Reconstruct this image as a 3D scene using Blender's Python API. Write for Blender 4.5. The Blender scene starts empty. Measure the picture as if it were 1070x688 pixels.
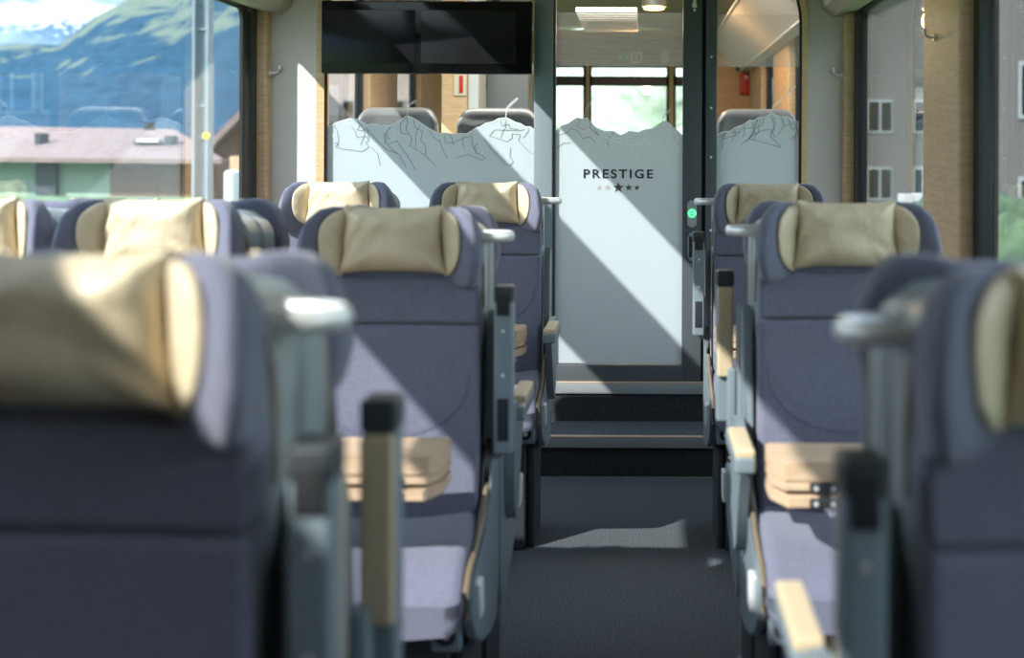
import bpy, bmesh, math, random
from mathutils import Vector, Matrix, noise
random.seed(7)
S = bpy.context.scene
COL = S.collection
# ------------------------------------------------------------------ camera
ZC = 1.594            # camera height above the aisle floor
F = 1300.0            # focal length in pixels of the 1070 px frame
VX, VY = 670.0, 160.0 # where the car's long axis vanishes
cd = bpy.data.cameras.new('camera'); cam = bpy.data.objects.new('camera', cd); COL.objects.link(cam)
cam.location = (0, 0, ZC)
cam.rotation_euler = (math.radians(90), math.radians(-0.25), 0)
cd.sensor_width = 36; cd.lens = 36 * F / 1070
cd.shift_x = (535 - VX) / 1070; cd.shift_y = (VY - 344) / 1070
cd.clip_start = 0.05; cd.clip_end = 20000
cd.dof.use_dof = True; cd.dof.focus_distance = 5.9; cd.dof.aperture_fstop = 2.1
S.camera = cam
# ------------------------------------------------------------------ light
KS, LY = 1.05, 1.03
sd = bpy.data.lights.new('sun', 'SUN'); so = bpy.data.objects.new('sun', sd); COL.objects.link(so)
so.rotation_euler = Vector((1, LY, -KS)).to_track_quat('-Z', 'Y').to_euler()
sd.energy = 7.5; sd.angle = math.radians(0.6); sd.color = (1.0, 0.97, 0.93)
W = bpy.data.worlds.new('world'); S.world = W; W.use_nodes = True
nt = W.node_tree; nt.nodes.clear()
o_ = nt.nodes.new('ShaderNodeOutputWorld'); b_ = nt.nodes.new('ShaderNodeBackground')
tc = nt.nodes.new('ShaderNodeTexCoord'); sx = nt.nodes.new('ShaderNodeSeparateXYZ')
cr = nt.nodes.new('ShaderNodeValToRGB'); cr.color_ramp.elements[0].position = 0.12; cr.color_ramp.elements[0].color = (0.17, 0.26, 0.36, 1); ce = cr.color_ramp.elements.new(0.26); ce.color = (0.80, 0.86, 0.92, 1)
cr.color_ramp.elements[2].position = 0.6; cr.color_ramp.elements[2].color = (0.50, 0.64, 0.86, 1)
nz = nt.nodes.new('ShaderNodeTexNoise'); nz.inputs['Scale'].default_value = 3.2; nz.inputs['Detail'].default_value = 6
cl = nt.nodes.new('ShaderNodeValToRGB'); cl.color_ramp.elements[0].position = 0.52; cl.color_ramp.elements[1].position = 0.80
mx = nt.nodes.new('ShaderNodeMix'); mx.data_type = 'RGBA'; mx.inputs['B'].default_value = (1.0, 1.0, 1.0, 1)
L = nt.links.new
L(tc.outputs['Generated'], sx.inputs[0]); L(sx.outputs['Z'], cr.inputs[0]); L(tc.outputs['Generated'], nz.inputs['Vector'])
L(nz.outputs['Fac'], cl.inputs[0]); mrr = nt.nodes.new('ShaderNodeMapRange'); mrr.inputs['From Min'].default_value = 0.06; mrr.inputs['From Max'].default_value = 0.3; L(sx.outputs['Z'], mrr.inputs['Value'])
mm_ = nt.nodes.new('ShaderNodeMath'); mm_.operation = 'MULTIPLY'; L(cl.outputs['Color'], mm_.inputs[0]); L(mrr.outputs[0], mm_.inputs[1]); L(mm_.outputs[0], mx.inputs['Factor']); L(cr.outputs['Color'], mx.inputs['A'])
L(mx.outputs['Result'], b_.inputs['Color']); b_.inputs['Strength'].default_value = 3.3
L(b_.outputs[0], o_.inputs[0])
S.view_settings.view_transform = 'Standard'; S.view_settings.look = 'None'
S.view_settings.gamma = 1; S.view_settings.use_curve_mapping = False
S.view_settings.exposure = 0.45

# ------------------------------------------------------------------ materials
def nodes(m):
    m.use_nodes = True; n = m.node_tree; n.nodes.clear(); return n
def pbr(name, col, rough=0.5, metal=0.0, spec=0.5, col2=None, scale=(8, 8, 8), nscale=5.0, detail=4, bump=0.0, bscale=80.0,
        bdist=0.002, sheen=0.0, kind='noise', emis=None, estr=0, pos=(0.35, 0.65), distort=0.0):
    m = bpy.data.materials.new(name); n = nodes(m)
    out = n.nodes.new('ShaderNodeOutputMaterial'); p = n.nodes.new('ShaderNodeBsdfPrincipled')
    n.links.new(p.outputs[0], out.inputs[0])
    p.inputs['Base Color'].default_value = (*col, 1); p.inputs['Roughness'].default_value = rough
    p.inputs['Metallic'].default_value = metal; p.inputs['Specular IOR Level'].default_value = spec
    p.inputs['Sheen Weight'].default_value = sheen; p.inputs['Sheen Roughness'].default_value = 0.5
    if emis: p.inputs['Emission Color'].default_value = (*emis, 1); p.inputs['Emission Strength'].default_value = estr
    t = n.nodes.new('ShaderNodeTexCoord'); mp = n.nodes.new('ShaderNodeMapping'); mp.inputs['Scale'].default_value = scale
    n.links.new(t.outputs['Object'], mp.inputs[0])
    if col2:
        if kind == 'noise':
            x = n.nodes.new('ShaderNodeTexNoise'); x.inputs['Scale'].default_value = nscale; x.inputs['Detail'].default_value = detail; x.inputs['Distortion'].default_value = distort
            f = x.outputs['Fac']
        else:
            x = n.nodes.new('ShaderNodeTexWave'); x.inputs['Scale'].default_value = nscale; x.inputs['Distortion'].default_value = distort; x.inputs['Detail'].default_value = detail
            x.bands_direction = kind; f = x.outputs['Fac']
        n.links.new(mp.outputs[0], x.inputs['Vector'])
        r = n.nodes.new('ShaderNodeValToRGB'); r.color_ramp.elements[0].color = (*col, 1); r.color_ramp.elements[1].color = (*col2, 1)
        r.color_ramp.elements[0].position, r.color_ramp.elements[1].position = pos
        n.links.new(f, r.inputs[0]); n.links.new(r.outputs[0], p.inputs['Base Color'])
    if bump:
        y = n.nodes.new('ShaderNodeTexNoise'); y.inputs['Scale'].default_value = bscale; y.inputs['Detail'].default_value = 3
        n.links.new(t.outputs['Object'], y.inputs['Vector'])
        bb = n.nodes.new('ShaderNodeBump'); bb.inputs['Strength'].default_value = bump; bb.inputs['Distance'].default_value = bdist
        n.links.new(y.outputs['Fac'], bb.inputs['Height']); n.links.new(bb.outputs[0], p.inputs['Normal'])
    return m
def glass_mat(name, tint=(0.95, 0.98, 0.97), rough=0.0, ior=1.5):
    m = bpy.data.materials.new(name); n = nodes(m)
    out = n.nodes.new('ShaderNodeOutputMaterial'); mixs = n.nodes.new('ShaderNodeMixShader')
    tr = n.nodes.new('ShaderNodeBsdfTransparent'); tr.inputs[0].default_value = (*tint, 1)
    gl = n.nodes.new('ShaderNodeBsdfGlossy'); gl.inputs['Roughness'].default_value = rough
    lw = n.nodes.new('ShaderNodeLayerWeight'); lw.inputs['Blend'].default_value = 0.5
    pw = n.nodes.new('ShaderNodeMath'); pw.operation = 'POWER'; pw.inputs[1].default_value = 4.5; n.links.new(lw.outputs['Facing'], pw.inputs[0])
    fr = n.nodes.new('ShaderNodeMath'); fr.operation = 'MULTIPLY_ADD'; f0 = ((ior - 1) / (ior + 1)) ** 2; fr.inputs[1].default_value = 1 - f0; fr.inputs[2].default_value = f0; n.links.new(pw.outputs[0], fr.inputs[0])
    n.links.new(fr.outputs[0], mixs.inputs[0]); n.links.new(tr.outputs[0], mixs.inputs[1]); n.links.new(gl.outputs[0], mixs.inputs[2])
    n.links.new(mixs.outputs[0], out.inputs[0]); return m
def film_mat(name, col, clear, transl=0.5):
    m = bpy.data.materials.new(name); n = nodes(m)
    out = n.nodes.new('ShaderNodeOutputMaterial')
    d = n.nodes.new('ShaderNodeBsdfDiffuse'); d.inputs[0].default_value = (*col, 1)
    t = n.nodes.new('ShaderNodeBsdfTranslucent'); t.inputs[0].default_value = (*col, 1)
    tr = n.nodes.new('ShaderNodeBsdfTransparent')
    a = n.nodes.new('ShaderNodeMixShader'); a.inputs[0].default_value = transl
    b = n.nodes.new('ShaderNodeMixShader'); b.inputs[0].default_value = clear
    n.links.new(d.outputs[0], a.inputs[1]); n.links.new(t.outputs[0], a.inputs[2])
    n.links.new(a.outputs[0], b.inputs[1]); n.links.new(tr.outputs[0], b.inputs[2]); n.links.new(b.outputs[0], out.inputs[0])
    return m
M = {}
M['fabric'] = pbr('blue_grey_seat_fabric', (0.070, 0.072, 0.104), 0.95, col2=(0.190, 0.193, 0.262), scale=(1, 1, 1), nscale=620, detail=2,
                  bump=0.5, bscale=700, bdist=0.001, sheen=0.25, pos=(0.36, 0.64))
M['stitch'] = pbr('seam_thread', (0.10, 0.10, 0.16), 0.9)
M['leather'] = pbr('cream_leather', (0.60, 0.485, 0.315), 0.48, col2=(0.67, 0.555, 0.38), scale=(1, 1, 1), nscale=9, bump=0.9, bscale=17, bdist=0.012)
M['pad'] = pbr('tan_arm_pad', (0.54, 0.42, 0.265), 0.5, bump=0.1, bscale=200)
M['shell'] = pbr('grey_blue_plastic', (0.175, 0.215, 0.235), 0.42, bump=0.1, bscale=400, bdist=0.0004)
M['shell2'] = pbr('back_shell_plastic', (0.25, 0.285, 0.29), 0.35)
M['dark'] = pbr('dark_plastic', (0.035, 0.042, 0.048), 0.5)
M['black'] = pbr('black_rubber', (0.012, 0.013, 0.015), 0.6)
M['chrome'] = pbr('brushed_silver', (0.80, 0.78, 0.75), 0.35, 0.45)
M['white'] = pbr('white_plastic', (0.62, 0.63, 0.63), 0.4)
M['bronze'] = pbr('bronze_strip', (0.23, 0.175, 0.115), 0.4, 0.3)
M['wood'] = pbr('beech_wood', (0.50, 0.345, 0.215), 0.45, col2=(0.58, 0.42, 0.28), scale=(1, 6, 6), nscale=6, detail=5, distort=1.5)
M['woodpanel'] = pbr('oak_wall_veneer', (0.58, 0.37, 0.195), 0.5, col2=(0.72, 0.49, 0.285), scale=(2, 2, 22), nscale=4, detail=6, distort=1.0)
M['wall'] = pbr('greige_wall_panel', (0.62, 0.55, 0.50), 0.55, bump=0.05, bscale=300)
M['ceil'] = pbr('ceiling_panel', (0.42, 0.36, 0.29), 0.6)
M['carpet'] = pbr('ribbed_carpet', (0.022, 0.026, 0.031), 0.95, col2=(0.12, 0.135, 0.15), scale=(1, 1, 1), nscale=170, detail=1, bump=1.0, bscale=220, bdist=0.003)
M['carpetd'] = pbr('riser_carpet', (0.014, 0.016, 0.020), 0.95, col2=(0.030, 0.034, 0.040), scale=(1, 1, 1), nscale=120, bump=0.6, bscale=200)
M['metal'] = pbr('door_grey_metal', (0.085, 0.095, 0.102), 0.45, 0.2)
M['post'] = pbr('post_grey_blue', (0.21, 0.245, 0.265), 0.45, 0.1)
M['alu'] = pbr('step_nose_aluminium', (0.35, 0.37, 0.37), 0.45, 0.4)
M['brass'] = pbr('step_nose_strip', (0.62, 0.45, 0.33), 0.4, 0.3)
M['rubber'] = pbr('window_gasket', (0.010, 0.011, 0.014), 0.35)
M['screen'] = pbr('black_display_glass', (0.004, 0.004, 0.005), 0.08, spec=0.3)
M['panel'] = pbr('display_panel', (0.012, 0.012, 0.014), 0.12, spec=0.3)
M['glass'] = glass_mat('clear_window_glass', (0.93, 0.955, 0.96), 0, 1.6)
M['pglass'] = glass_mat('partition_glass', (0.90, 0.93, 0.93), 0, 1.35)
M['film'] = film_mat('frosted_film', (0.64, 0.695, 0.72), 0.06, 0.45)
M['band'] = film_mat('light_film', (0.62, 0.60, 0.57), 0.80, 0.3)
M['ink'] = pbr('etched_line_grey', (0.16, 0.18, 0.19), 0.7)
M['inkw'] = pbr('etched_line_white', (0.85, 0.87, 0.87), 0.7)
M['letter'] = pbr('navy_lettering', (0.008, 0.011, 0.022), 0.6)
M['starl'] = pbr('pale_star', (0.42, 0.40, 0.39), 0.5, 0.2)
M['stard'] = pbr('brown_star', (0.13, 0.11, 0.10), 0.4, 0.4)
M['green'] = pbr('green_button_light', (0.05, 0.6, 0.2), 0.4, emis=(0.10, 1.0, 0.35), estr=1.2)
M['red'] = pbr('red_enamel', (0.55, 0.03, 0.02), 0.4)
M['signw'] = pbr('sign_cream', (0.72, 0.66, 0.50), 0.5)
M['signg'] = pbr('sign_green', (0.06, 0.30, 0.16), 0.5)
M['signb'] = pbr('sign_blue', (0.05, 0.10, 0.32), 0.5)
M['lamp'] = pbr('warm_lamp', (0.9, 0.6, 0.3), 0.5, emis=(1.0, 0.55, 0.2), estr=5)
M['sleather'] = pbr('brown_grey_leather', (0.16, 0.155, 0.15), 0.38)
M['slat'] = pbr('grey_slats', (0.16, 0.16, 0.155), 0.55, col2=(0.26, 0.26, 0.25), scale=(1, 1, 1), kind='Z', nscale=14, detail=0, pos=(0.3, 0.7))

# ------------------------------------------------------------------ mesh helpers
def link(name, bm, mat, parent=None, smooth=True, kind=None, auto=None):
    me = bpy.data.meshes.new(name); bmesh.ops.recalc_face_normals(bm, faces=bm.faces); bm.to_mesh(me); bm.free()
    if smooth:
        me.polygons.foreach_set('use_smooth', [True] * len(me.polygons))
        try: me.set_sharp_from_angle(angle=math.radians(auto or 40))
        except Exception: pass
    me.materials.append(M[mat] if isinstance(mat, str) else mat)
    o = bpy.data.objects.new(name, me); COL.objects.link(o)
    if parent: o.parent = parent
    if kind: o['kind'] = kind
    return o
def tag(o, label, cat, group=None):
    o['label'] = label; o['category'] = cat
    if group: o['group'] = group
    return o
def empty(name, loc, label, cat, group=None, rz=0):
    o = bpy.data.objects.new(name, None); COL.objects.link(o); o.location = loc; o.rotation_euler = (0, 0, rz)
    o.empty_display_size = 0.1
    return tag(o, label, cat, group)
def BM(): return bmesh.new()
def rbox(bm, c, h, r, n=4, m=4, deform=None):
    """rounded box: centre c, half sizes h, edge radius r, n rings on the rounding, m spans on the flats"""
    r = min(r, min(h) * 0.999)
    def line(hh):
        a = [-hh + r * (1 - math.cos(math.pi / 2 * i / n)) for i in range(n)]
        # use tan spacing so normalising gives even angles
        a = [-(hh - r) - r * math.tan(math.pi / 4 * (n - i) / n) for i in range(n)]
        f = [-(hh - r) + 2 * (hh - r) * i / m for i in range(m + 1)]
        return a + f + [-x for x in reversed(a)]
    Lx, Ly, Lz = line(h[0]), line(h[1]), line(h[2]); inner = [hh - r for hh in h]
    cache = {}
    def V(p):
        q = [max(-inner[i], min(inner[i], p[i])) for i in range(3)]
        d = Vector([p[i] - q[i] for i in range(3)]); l = d.length
        if l > 1e-9: d = d / l * r
        w = Vector((q[0] + d[0] + c[0], q[1] + d[1] + c[1], q[2] + d[2] + c[2]))
        k = (round(w.x, 6), round(w.y, 6), round(w.z, 6))
        if k not in cache:
            if deform: w = Vector(deform(w.x, w.y, w.z))
            cache[k] = bm.verts.new(w)
        return cache[k]
    def face(A, B, f):
        for i in range(len(A) - 1):
            for j in range(len(B) - 1):
                vs = [V(f(A[i], B[j])), V(f(A[i + 1], B[j])), V(f(A[i + 1], B[j + 1])), V(f(A[i], B[j + 1]))]
                u = []
                for v in vs:
                    if v not in u: u.append(v)
                if len(u) > 2:
                    try: bm.faces.new(u)
                    except ValueError: pass
    for s in (-1, 1):
        face(Lx, Ly, lambda a, b: (a, b, s * h[2])); face(Lx, Lz, lambda a, b: (a, s * h[1], b)); face(Ly, Lz, lambda a, b: (s * h[0], a, b))
    return bm
def box(bm, x0, x1, y0, y1, z0, z1):
    v = [bm.verts.new((x, y, z)) for x in (x0, x1) for y in (y0, y1) for z in (z0, z1)]
    for f in ((0, 1, 3, 2), (4, 6, 7, 5), (0, 4, 5, 1), (2, 3, 7, 6), (0, 2, 6, 4), (1, 5, 7, 3)): bm.faces.new([v[i] for i in f])
    return bm
def bbox(bm, x0, x1, y0, y1, z0, z1, r=0.004):
    return rbox(bm, ((x0 + x1) / 2, (y0 + y1) / 2, (z0 + z1) / 2), (abs(x1 - x0) / 2, abs(y1 - y0) / 2, abs(z1 - z0) / 2), r, 2, 1)
def prism(bm, pts, axis, a, b):
    """extrude polygon pts (2-D) along axis from a to b"""
    def P(p, t):
        return {'x': (t, p[0], p[1]), 'y': (p[0], t, p[1]), 'z': (p[0], p[1], t)}[axis]
    A = [bm.verts.new(P(p, a)) for p in pts]; B = [bm.verts.new(P(p, b)) for p in pts]
    bm.faces.new(A); bm.faces.new(B[::-1]); n = len(pts)
    for i in range(n): bm.faces.new([A[i], A[(i + 1) % n], B[(i + 1) % n], B[i]])
    return bm
def tube(bm, path, rx, rz=None, n=10, closed=False):
    rz = rz or rx; rings = []; N = len(path)
    for i, p in enumerate(path):
        p = Vector(p)
        a = Vector(path[i - 1] if (i or closed) else path[0]); b = Vector(path[(i + 1) % N] if (i < N - 1 or closed) else path[-1])
        d = (b - a).normalized(); up = Vector((0, 0, 1))
        if abs(d.z) > 0.9: up = Vector((0, 1, 0))
        s = d.cross(up).normalized(); u = s.cross(d)
        rings.append([bm.verts.new(p + s * rx * math.cos(2 * math.pi * k / n) + u * rz * math.sin(2 * math.pi * k / n)) for k in range(n)])
    for i in range(N if closed else N - 1):
        A, B = rings[i], rings[(i + 1) % N]
        for k in range(n): bm.faces.new([A[k], A[(k + 1) % n], B[(k + 1) % n], B[k]])
    if not closed: bm.faces.new(rings[0]); bm.faces.new(rings[-1][::-1])
    return bm
def cyl(bm, c, axis, r, l, n=20):
    c = Vector(c); d = {'x': Vector((1, 0, 0)), 'y': Vector((0, 1, 0)), 'z': Vector((0, 0, 1))}[axis]
    return tube(bm, [c - d * l / 2, c + d * l / 2], r, r, n)
def S01(t): t = max(0, min(1, t)); return t * t * (3 - 2 * t)
YP = 6.5                       # plane of the glazed end partition
def PX(x): return (x - VX) * YP / F
def PZ(y): return ZC + (VY - y) * YP / F

# ================================================================== SETTING
XL, XR = -1.975, 1.09          # inner faces of the side walls
YB, YF = -3.0, 6.42
WT = 2.33                      # top of the side windows
SILL = 0.92
# aisle floor
link('floor', box(BM(), XL - 0.1, XR + 0.1, YB, 6.115, -0.05, 0.0), 'carpet', smooth=False, kind='structure')
# steps: two risers
S1, S2 = 6.12, 6.47
Z1, Z2 = ZC - 297 * S1 / F, ZC - 240 * S2 / F
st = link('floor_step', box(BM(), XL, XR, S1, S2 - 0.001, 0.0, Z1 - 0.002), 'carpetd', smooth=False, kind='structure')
link('step_tread', box(BM(), XL, XR, S1 + 0.012, S2 - 0.002, Z1 - 0.001, Z1 + 0.003), 'carpet', st, smooth=False)
link('step_nose', bbox(BM(), XL, XR, S1 - 0.012, S1 + 0.012, Z1 - 0.052, Z1 - 0.003, 0.003), 'alu', st)
link('step_nose_strip', bbox(BM(), XL, XR, S1 - 0.013, S1 + 0.022, Z1 - 0.003, Z1 + 0.005, 0.002), 'brass', st)
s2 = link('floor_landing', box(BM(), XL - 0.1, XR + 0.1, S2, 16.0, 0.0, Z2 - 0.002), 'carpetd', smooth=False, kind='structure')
link('step_nose', bbox(BM(), XL, XR, S2 - 0.012, S2 + 0.012, Z2 - 0.058, Z2 - 0.003, 0.003), 'alu', s2)
link('step_nose_strip', bbox(BM(), XL, XR, S2 - 0.013, S2 + 0.03, Z2 - 0.003, Z2 + 0.005, 0.002), 'brass', s2)

# ---- side walls of this car (sill wall, window pillars, header) -------------
def side_wall(name, X, sgn, pillars, y0, y1, pmat='woodpanel', zf=0.0, hy=None):
    """sgn=-1 left wall, +1 right. pillars: list of (ya, yb) solid stretches"""
    lo, hi = sorted((X, X + sgn * 0.05))
    bm = BM(); box(bm, lo, hi, y0, y1, zf, zf + SILL)
    w = link(name, bm, 'wall', smooth=False, kind='structure')
    bm = BM(); box(bm, lo, hi, hy if hy is not None else y0, y1, zf + WT, zf + WT + 0.25)
    if hy is not None:  # header raised over the added tall window to admit sun
        box(bm, lo, hi, y0, hy, zf + WT + 0.15, zf + WT + 0.25); box(bm, lo, hi, y0, 0.95, zf + WT, zf + WT + 0.15)
    link('window_header', bm, 'ceil', w, smooth=False)
    for ya, yb in pillars:
        bm = BM(); bbox(bm, X - sgn * 0.045, X + sgn * 0.048, ya, yb, zf + SILL, zf + WT, 0.012)
        link('window_pillar', bm, pmat, w)
    # sill ledge
    bm = BM(); bbox(bm, X - sgn * 0.03, X + sgn * 0.048, y0, y1, zf + SILL - 0.03, zf + SILL + 0.004, 0.006)
    link('window_ledge', bm, 'wall', w)
    return w
def window(name, X, sgn, ya, yb, zf=0.0, fw=0.15, fz=0.022, fn=None):
    fn = fn or fw
    """black rubber frame with rounded glass corners and a pane"""
    z0, z1 = zf + SILL + 0.006, zf + WT
    def ring(inset, rad, yoff=0):
        pts = []; a, b, c, d = ya + inset * fn / fw, yb - inset, z0 + inset * fz / fw, z1 - inset * fz / fw
        for (cy, cz, s) in ((b - rad, d - rad, 0), (a + rad, d - rad, 90), (a + rad, c + rad, 180), (b - rad, c + rad, 270)):
            for k in range(7):
                t = math.radians(s + k * 15); pts.append((cy + rad * math.cos(t), cz + rad * math.sin(t)))
        return pts
    bm = BM(); rings = []
    for (ins, rad, x) in ((0.0, 0.012, 0.004), (0.0, 0.012, 0.045), (fw, 0.05, 0.045), (fw, 0.05, 0.028), (fw * 0.55, 0.04, 0.020), (fw * 0.45, 0.04, 0.004)):
        rings.append([bm.verts.new((X + sgn * x, p[0], p[1])) for p in ring(ins, rad)])
    for i in range(len(rings)):
        A, B = rings[i], rings[(i + 1) % len(rings)]
        for k in range(len(A)): bm.faces.new([A[k], A[(k + 1) % len(A)], B[(k + 1) % len(A)], B[k]])
    fr = link(name, bm, 'rubber', kind='structure')
    bm = BM(); a, b = sorted((X + sgn * 0.030, X + sgn * 0.036)); box(bm, a, b, ya + fn * .6, yb - fw * .6, z0 + fz * .6, z1 - fz * .6)
    link('window_pane', bm, 'glass', fr, smooth=False)
    return fr
# left: one long window ending just before the partition, an unseen taller one added to pass sun onto the seats
side_wall('wall_left', XL, -1, [(6.40, 6.50), (-3.0, 0.95)], YB, 6.5, hy=2.62)  # near solid stretch is unseen, sized to keep sun off the front row
window('window_1', XL, -1, 2.62, 6.40, fn=0.03)
WT += 0.15; window('window_2', XL, -1, 0.95, 2.62, fw=0.03); WT -= 0.15
# right: pillar between two windows
side_wall('wall_right', XR, 1, [(6.40, 6.50), (4.10, 4.62), (-3.0, -0.2)], YB, 6.5)  # last stretch is unseen, closed to darken the seat fronts
window('window_3', XR, 1, 4.62, 6.40)
window('window_4', XR, 1, -0.2, 4.10)
link('wall_back', box(BM(), XL - .1, XR + .1, YB - 0.1, YB, 0, 2.8), 'wall', smooth=False, kind='structure')
# cornice beams above the windows
for nm, X, sg in (('trim_1', XL, -1), ('trim_2', XR, 1)):
    bm = BM(); d = -sg
    pts = [(X, WT - 0.01), (X + d * 0.10, WT - 0.025), (X + d * 0.155, WT + 0.02), (X + d * 0.17, WT + 0.12), (X + d * 0.17, WT + 0.22), (X, WT + 0.25)]
    prism(bm, pts, 'y', YB if sg > 0 else 2.62, 6.5); o = link(nm, bm, 'ceil', auto=25, kind='structure')
    if sg < 0: link('yellow_sticker', bbox(BM(), X + 0.164, X + 0.176, 6.40, 6.47, WT + 0.10, WT + 0.16, 0.002), pbr('yellow_sticker', (0.75, 0.5, 0.02), 0.5), o)
# roof: solid haunch, skylight strip, solid centre, right side closed to keep sun off the right wall
CX = (XL + XR) / 2
def roof(name, pts, mat, y0, y1, parent=None, kind='structure'):
    bm = BM(); up = [(x, z + 0.06) for x, z in reversed(pts)]
    prism(bm, pts + up, 'y', y0, y1); return link(name, bm, mat, parent, smooth=False, kind=kind)
RO1, RO2 = -1.72, -1.27
rf = roof('ceiling', [(RO2, 2.61), (CX, 2.70), (2 * CX - RO2, 2.61), (XR - 0.15, 2.55), (XR + 0.05, 2.5)], 'ceil', YB, 6.5)
roof('roof_haunch', [(XL - 0.05, 2.5), (-1.82, 2.53), (RO1, 2.56)], 'ceil', YB, 6.5, rf, None)
for ya, yb in ((YB, -0.3), (5.95, 6.5)):
    roof('roof_sun_block', [(RO1, 2.56), (RO2, 2.61)], 'ceil', ya, yb, rf, None)  # unseen panels added to limit where the skylight sun falls
roof('roof_sun_block', [(RO1, 2.56), (-1.63, 2.57)], 'ceil', 1.75, 2.95, rf, None)  # unseen, narrows the skylight to shade the centre pillow
for ya, yb in ((-0.3, 5.95),):
    bm = BM(); prism(bm, [(RO1, 2.562), (RO2, 2.612), (RO2, 2.622), (RO1, 2.572)], 'y', ya, yb); link('skylight_pane', bm, 'glass', rf, smooth=False)
# ================================================================== PARTITION
ZT = 2.70
def rect_poly(x0, x1, y0, y1): return [(PX(x0), PZ(y1)), (PX(x1), PZ(y1)), (PX(x1), PZ(y0)), (PX(x0), PZ(y0))]
# side wing panels with curved inner edge, wood rims
def wing(side):
    if side < 0: xo, xi, sg = XL, PX(333), 1
    else: xo, xi, sg = XR, PX(842), -1
    zc = PZ(25) ; R = 0.42
    edge = [(xi, Z2)] + [(xi, zc)] + [(xi + sg * R * 0.8 * (1 - math.cos(t)), zc + R * math.sin(t)) for t in [math.pi / 2 * k / 10 for k in range(1, 11)]]
    pts = [(xo, Z2)] + edge + [(edge[-1][0], ZT), (xo, ZT - 0.15)]
    bm = BM(); prism(bm, pts, 'y', YP - 0.03, YP + 0.05)
    w = link('wall_end_panel', bm, 'wall', smooth=True, auto=30, kind='structure')
    t0 = 0.04 if side < 0 else 0.028
    inner = [(x + sg * t0 if i < 2 else x + sg * t0 * math.cos(math.pi / 2 * (i - 1) / 10), z - (0 if i < 2 else t0 * math.sin(math.pi / 2 * (i - 1) / 10))) for i, (x, z) in enumerate(edge)]
    bm = BM(); n = len(edge)
    R0 = [[bm.verts.new((p[0], y, p[1])) for p in E] for E, y in ((edge, YP - 0.055), (inner, YP - 0.05), (inner, YP + 0.055), (edge, YP + 0.055))]
    for a in range(4):
        A, B = R0[a], R0[(a + 1) % 4]
        for i in range(n - 1): bm.faces.new([A[i], A[i + 1], B[i + 1], B[i]])
    bm.faces.new([r[0] for r in R0]); bm.faces.new([r[-1] for r in R0])
    link('wood_rim', bm, 'woodpanel', w, auto=30)
    # dark seal line
    bm = BM(); tube(bm, [(p[0] + sg * 0.006, YP - 0.035, p[1]) for p in inner], 0.008, 0.008, 6); link('rim_seal', bm, 'black', w)
    return w
wing(-1); wing(1)
# top header
link('wall_end', box(BM(), XL, XR, YP - 0.02, YP + 0.04, PZ(-60), 2.8), 'ceil', smooth=False, kind='structure')
# posts
tp = link('trim_3', bbox(BM(), PX(558.5), PX(578), YP - 0.05, YP + 0.06, Z2, PZ(-62), 0.006), 'post', kind='structure')
tq = link('trim_4', bbox(BM(), PX(737), PX(748.5), YP - 0.045, YP + 0.06, Z2, PZ(-62), 0.006), 'metal', kind='structure')
bm = BM()
for yy in (60, 113, 164, 240, 320): cyl(bm, (PX(742.5), YP - 0.0455, PZ(yy)), 'y', 0.0065, 0.004, 12)
link('screw_head', bm, 'chrome', tq)
# bottom rail beneath side glasses (mostly behind seats)
for nm, a, b in (('trim_5', PX(341), PX(558.5)), ('trim_6', PX(748.5), PX(838))):
    link(nm, bbox(BM(), a, b, YP - 0.02, YP + 0.03, Z2, Z2 + 0.1, 0.004), 'metal', kind='structure')

def crop(sx, sy, sc, pts): return [(sx + x / sc, sy + y / sc) for x, y in pts]
RIDGE_L = crop(330, 90, 4.458, [(30, 215), (50, 198), (75, 192), (95, 178), (125, 168), (160, 158), (195, 160), (215, 172), (240, 187), (270, 182), (300, 187), (350, 188), (385, 168), (405, 158), (425, 143), (450, 152),
        (480, 168), (505, 188), (540, 208), (575, 224), (610, 222), (640, 230), (670, 224), (705, 226), (745, 200), (770, 192), (790, 178), (830, 168), (850, 155), (885, 150), (905, 158), (930, 172), (955, 178), (975, 192), (1000, 192), (1016, 206)])
RIDGE_D = crop(560, 0, 3.277, [(68, 452), (90, 432), (110, 426), (140, 405), (160, 408), (175, 404), (188, 420), (205, 438), (235, 452), (265, 450), (290, 466), (320, 450), (350, 455), (372, 445), (400, 441), (420, 425), (440, 414), (458, 424), (475, 440), (500, 462)])
RIDGE_R = crop(560, 0, 3.277, [(618, 460), (640, 450), (665, 448), (680, 436), (710, 425), (730, 410), (745, 412), (762, 400), (785, 398), (805, 387), (830, 396), (860, 400), (890, 412), (912, 428)])
def film(name, ridge, x0, x1, ybot, parent, y=YP - 0.012):
    pts = [(PX(x0), PZ(ybot)), (PX(x1), PZ(ybot)), (PX(x1), PZ(ridge[-1][1]))] + [(PX(min(x1, max(x0, a))), PZ(b)) for a, b in reversed(ridge)]
    bm = BM(); prism(bm, pts, 'y', y, y + 0.0015); return link(name, bm, 'film', parent, smooth=False)
def ribbon(bm, pts, w, y=YP - 0.0145):
    """flat line of width w through px points, on the glass"""
    P = [(PX(a), PZ(b)) for a, b in pts]
    for (a, b), (c, d) in zip(P, P[1:]):
        l = math.hypot(c - a, d - b) or 1e-6; nx, nz = -(d - b) / l * w / 2, (c - a) / l * w / 2
        q = [(a + nx, b + nz), (c + nx, d + nz), (c - nx, d - nz), (a - nx, b - nz)]
        prism(bm, q, 'y', y, y + 0.0012)
def interp(ridge, x):
    for (a, b), (c, d) in zip(ridge, ridge[1:]):
        if a <= x <= c: return b + (d - b) * (x - a) / max(1e-6, c - a)
    return ridge[-1][1]
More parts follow.
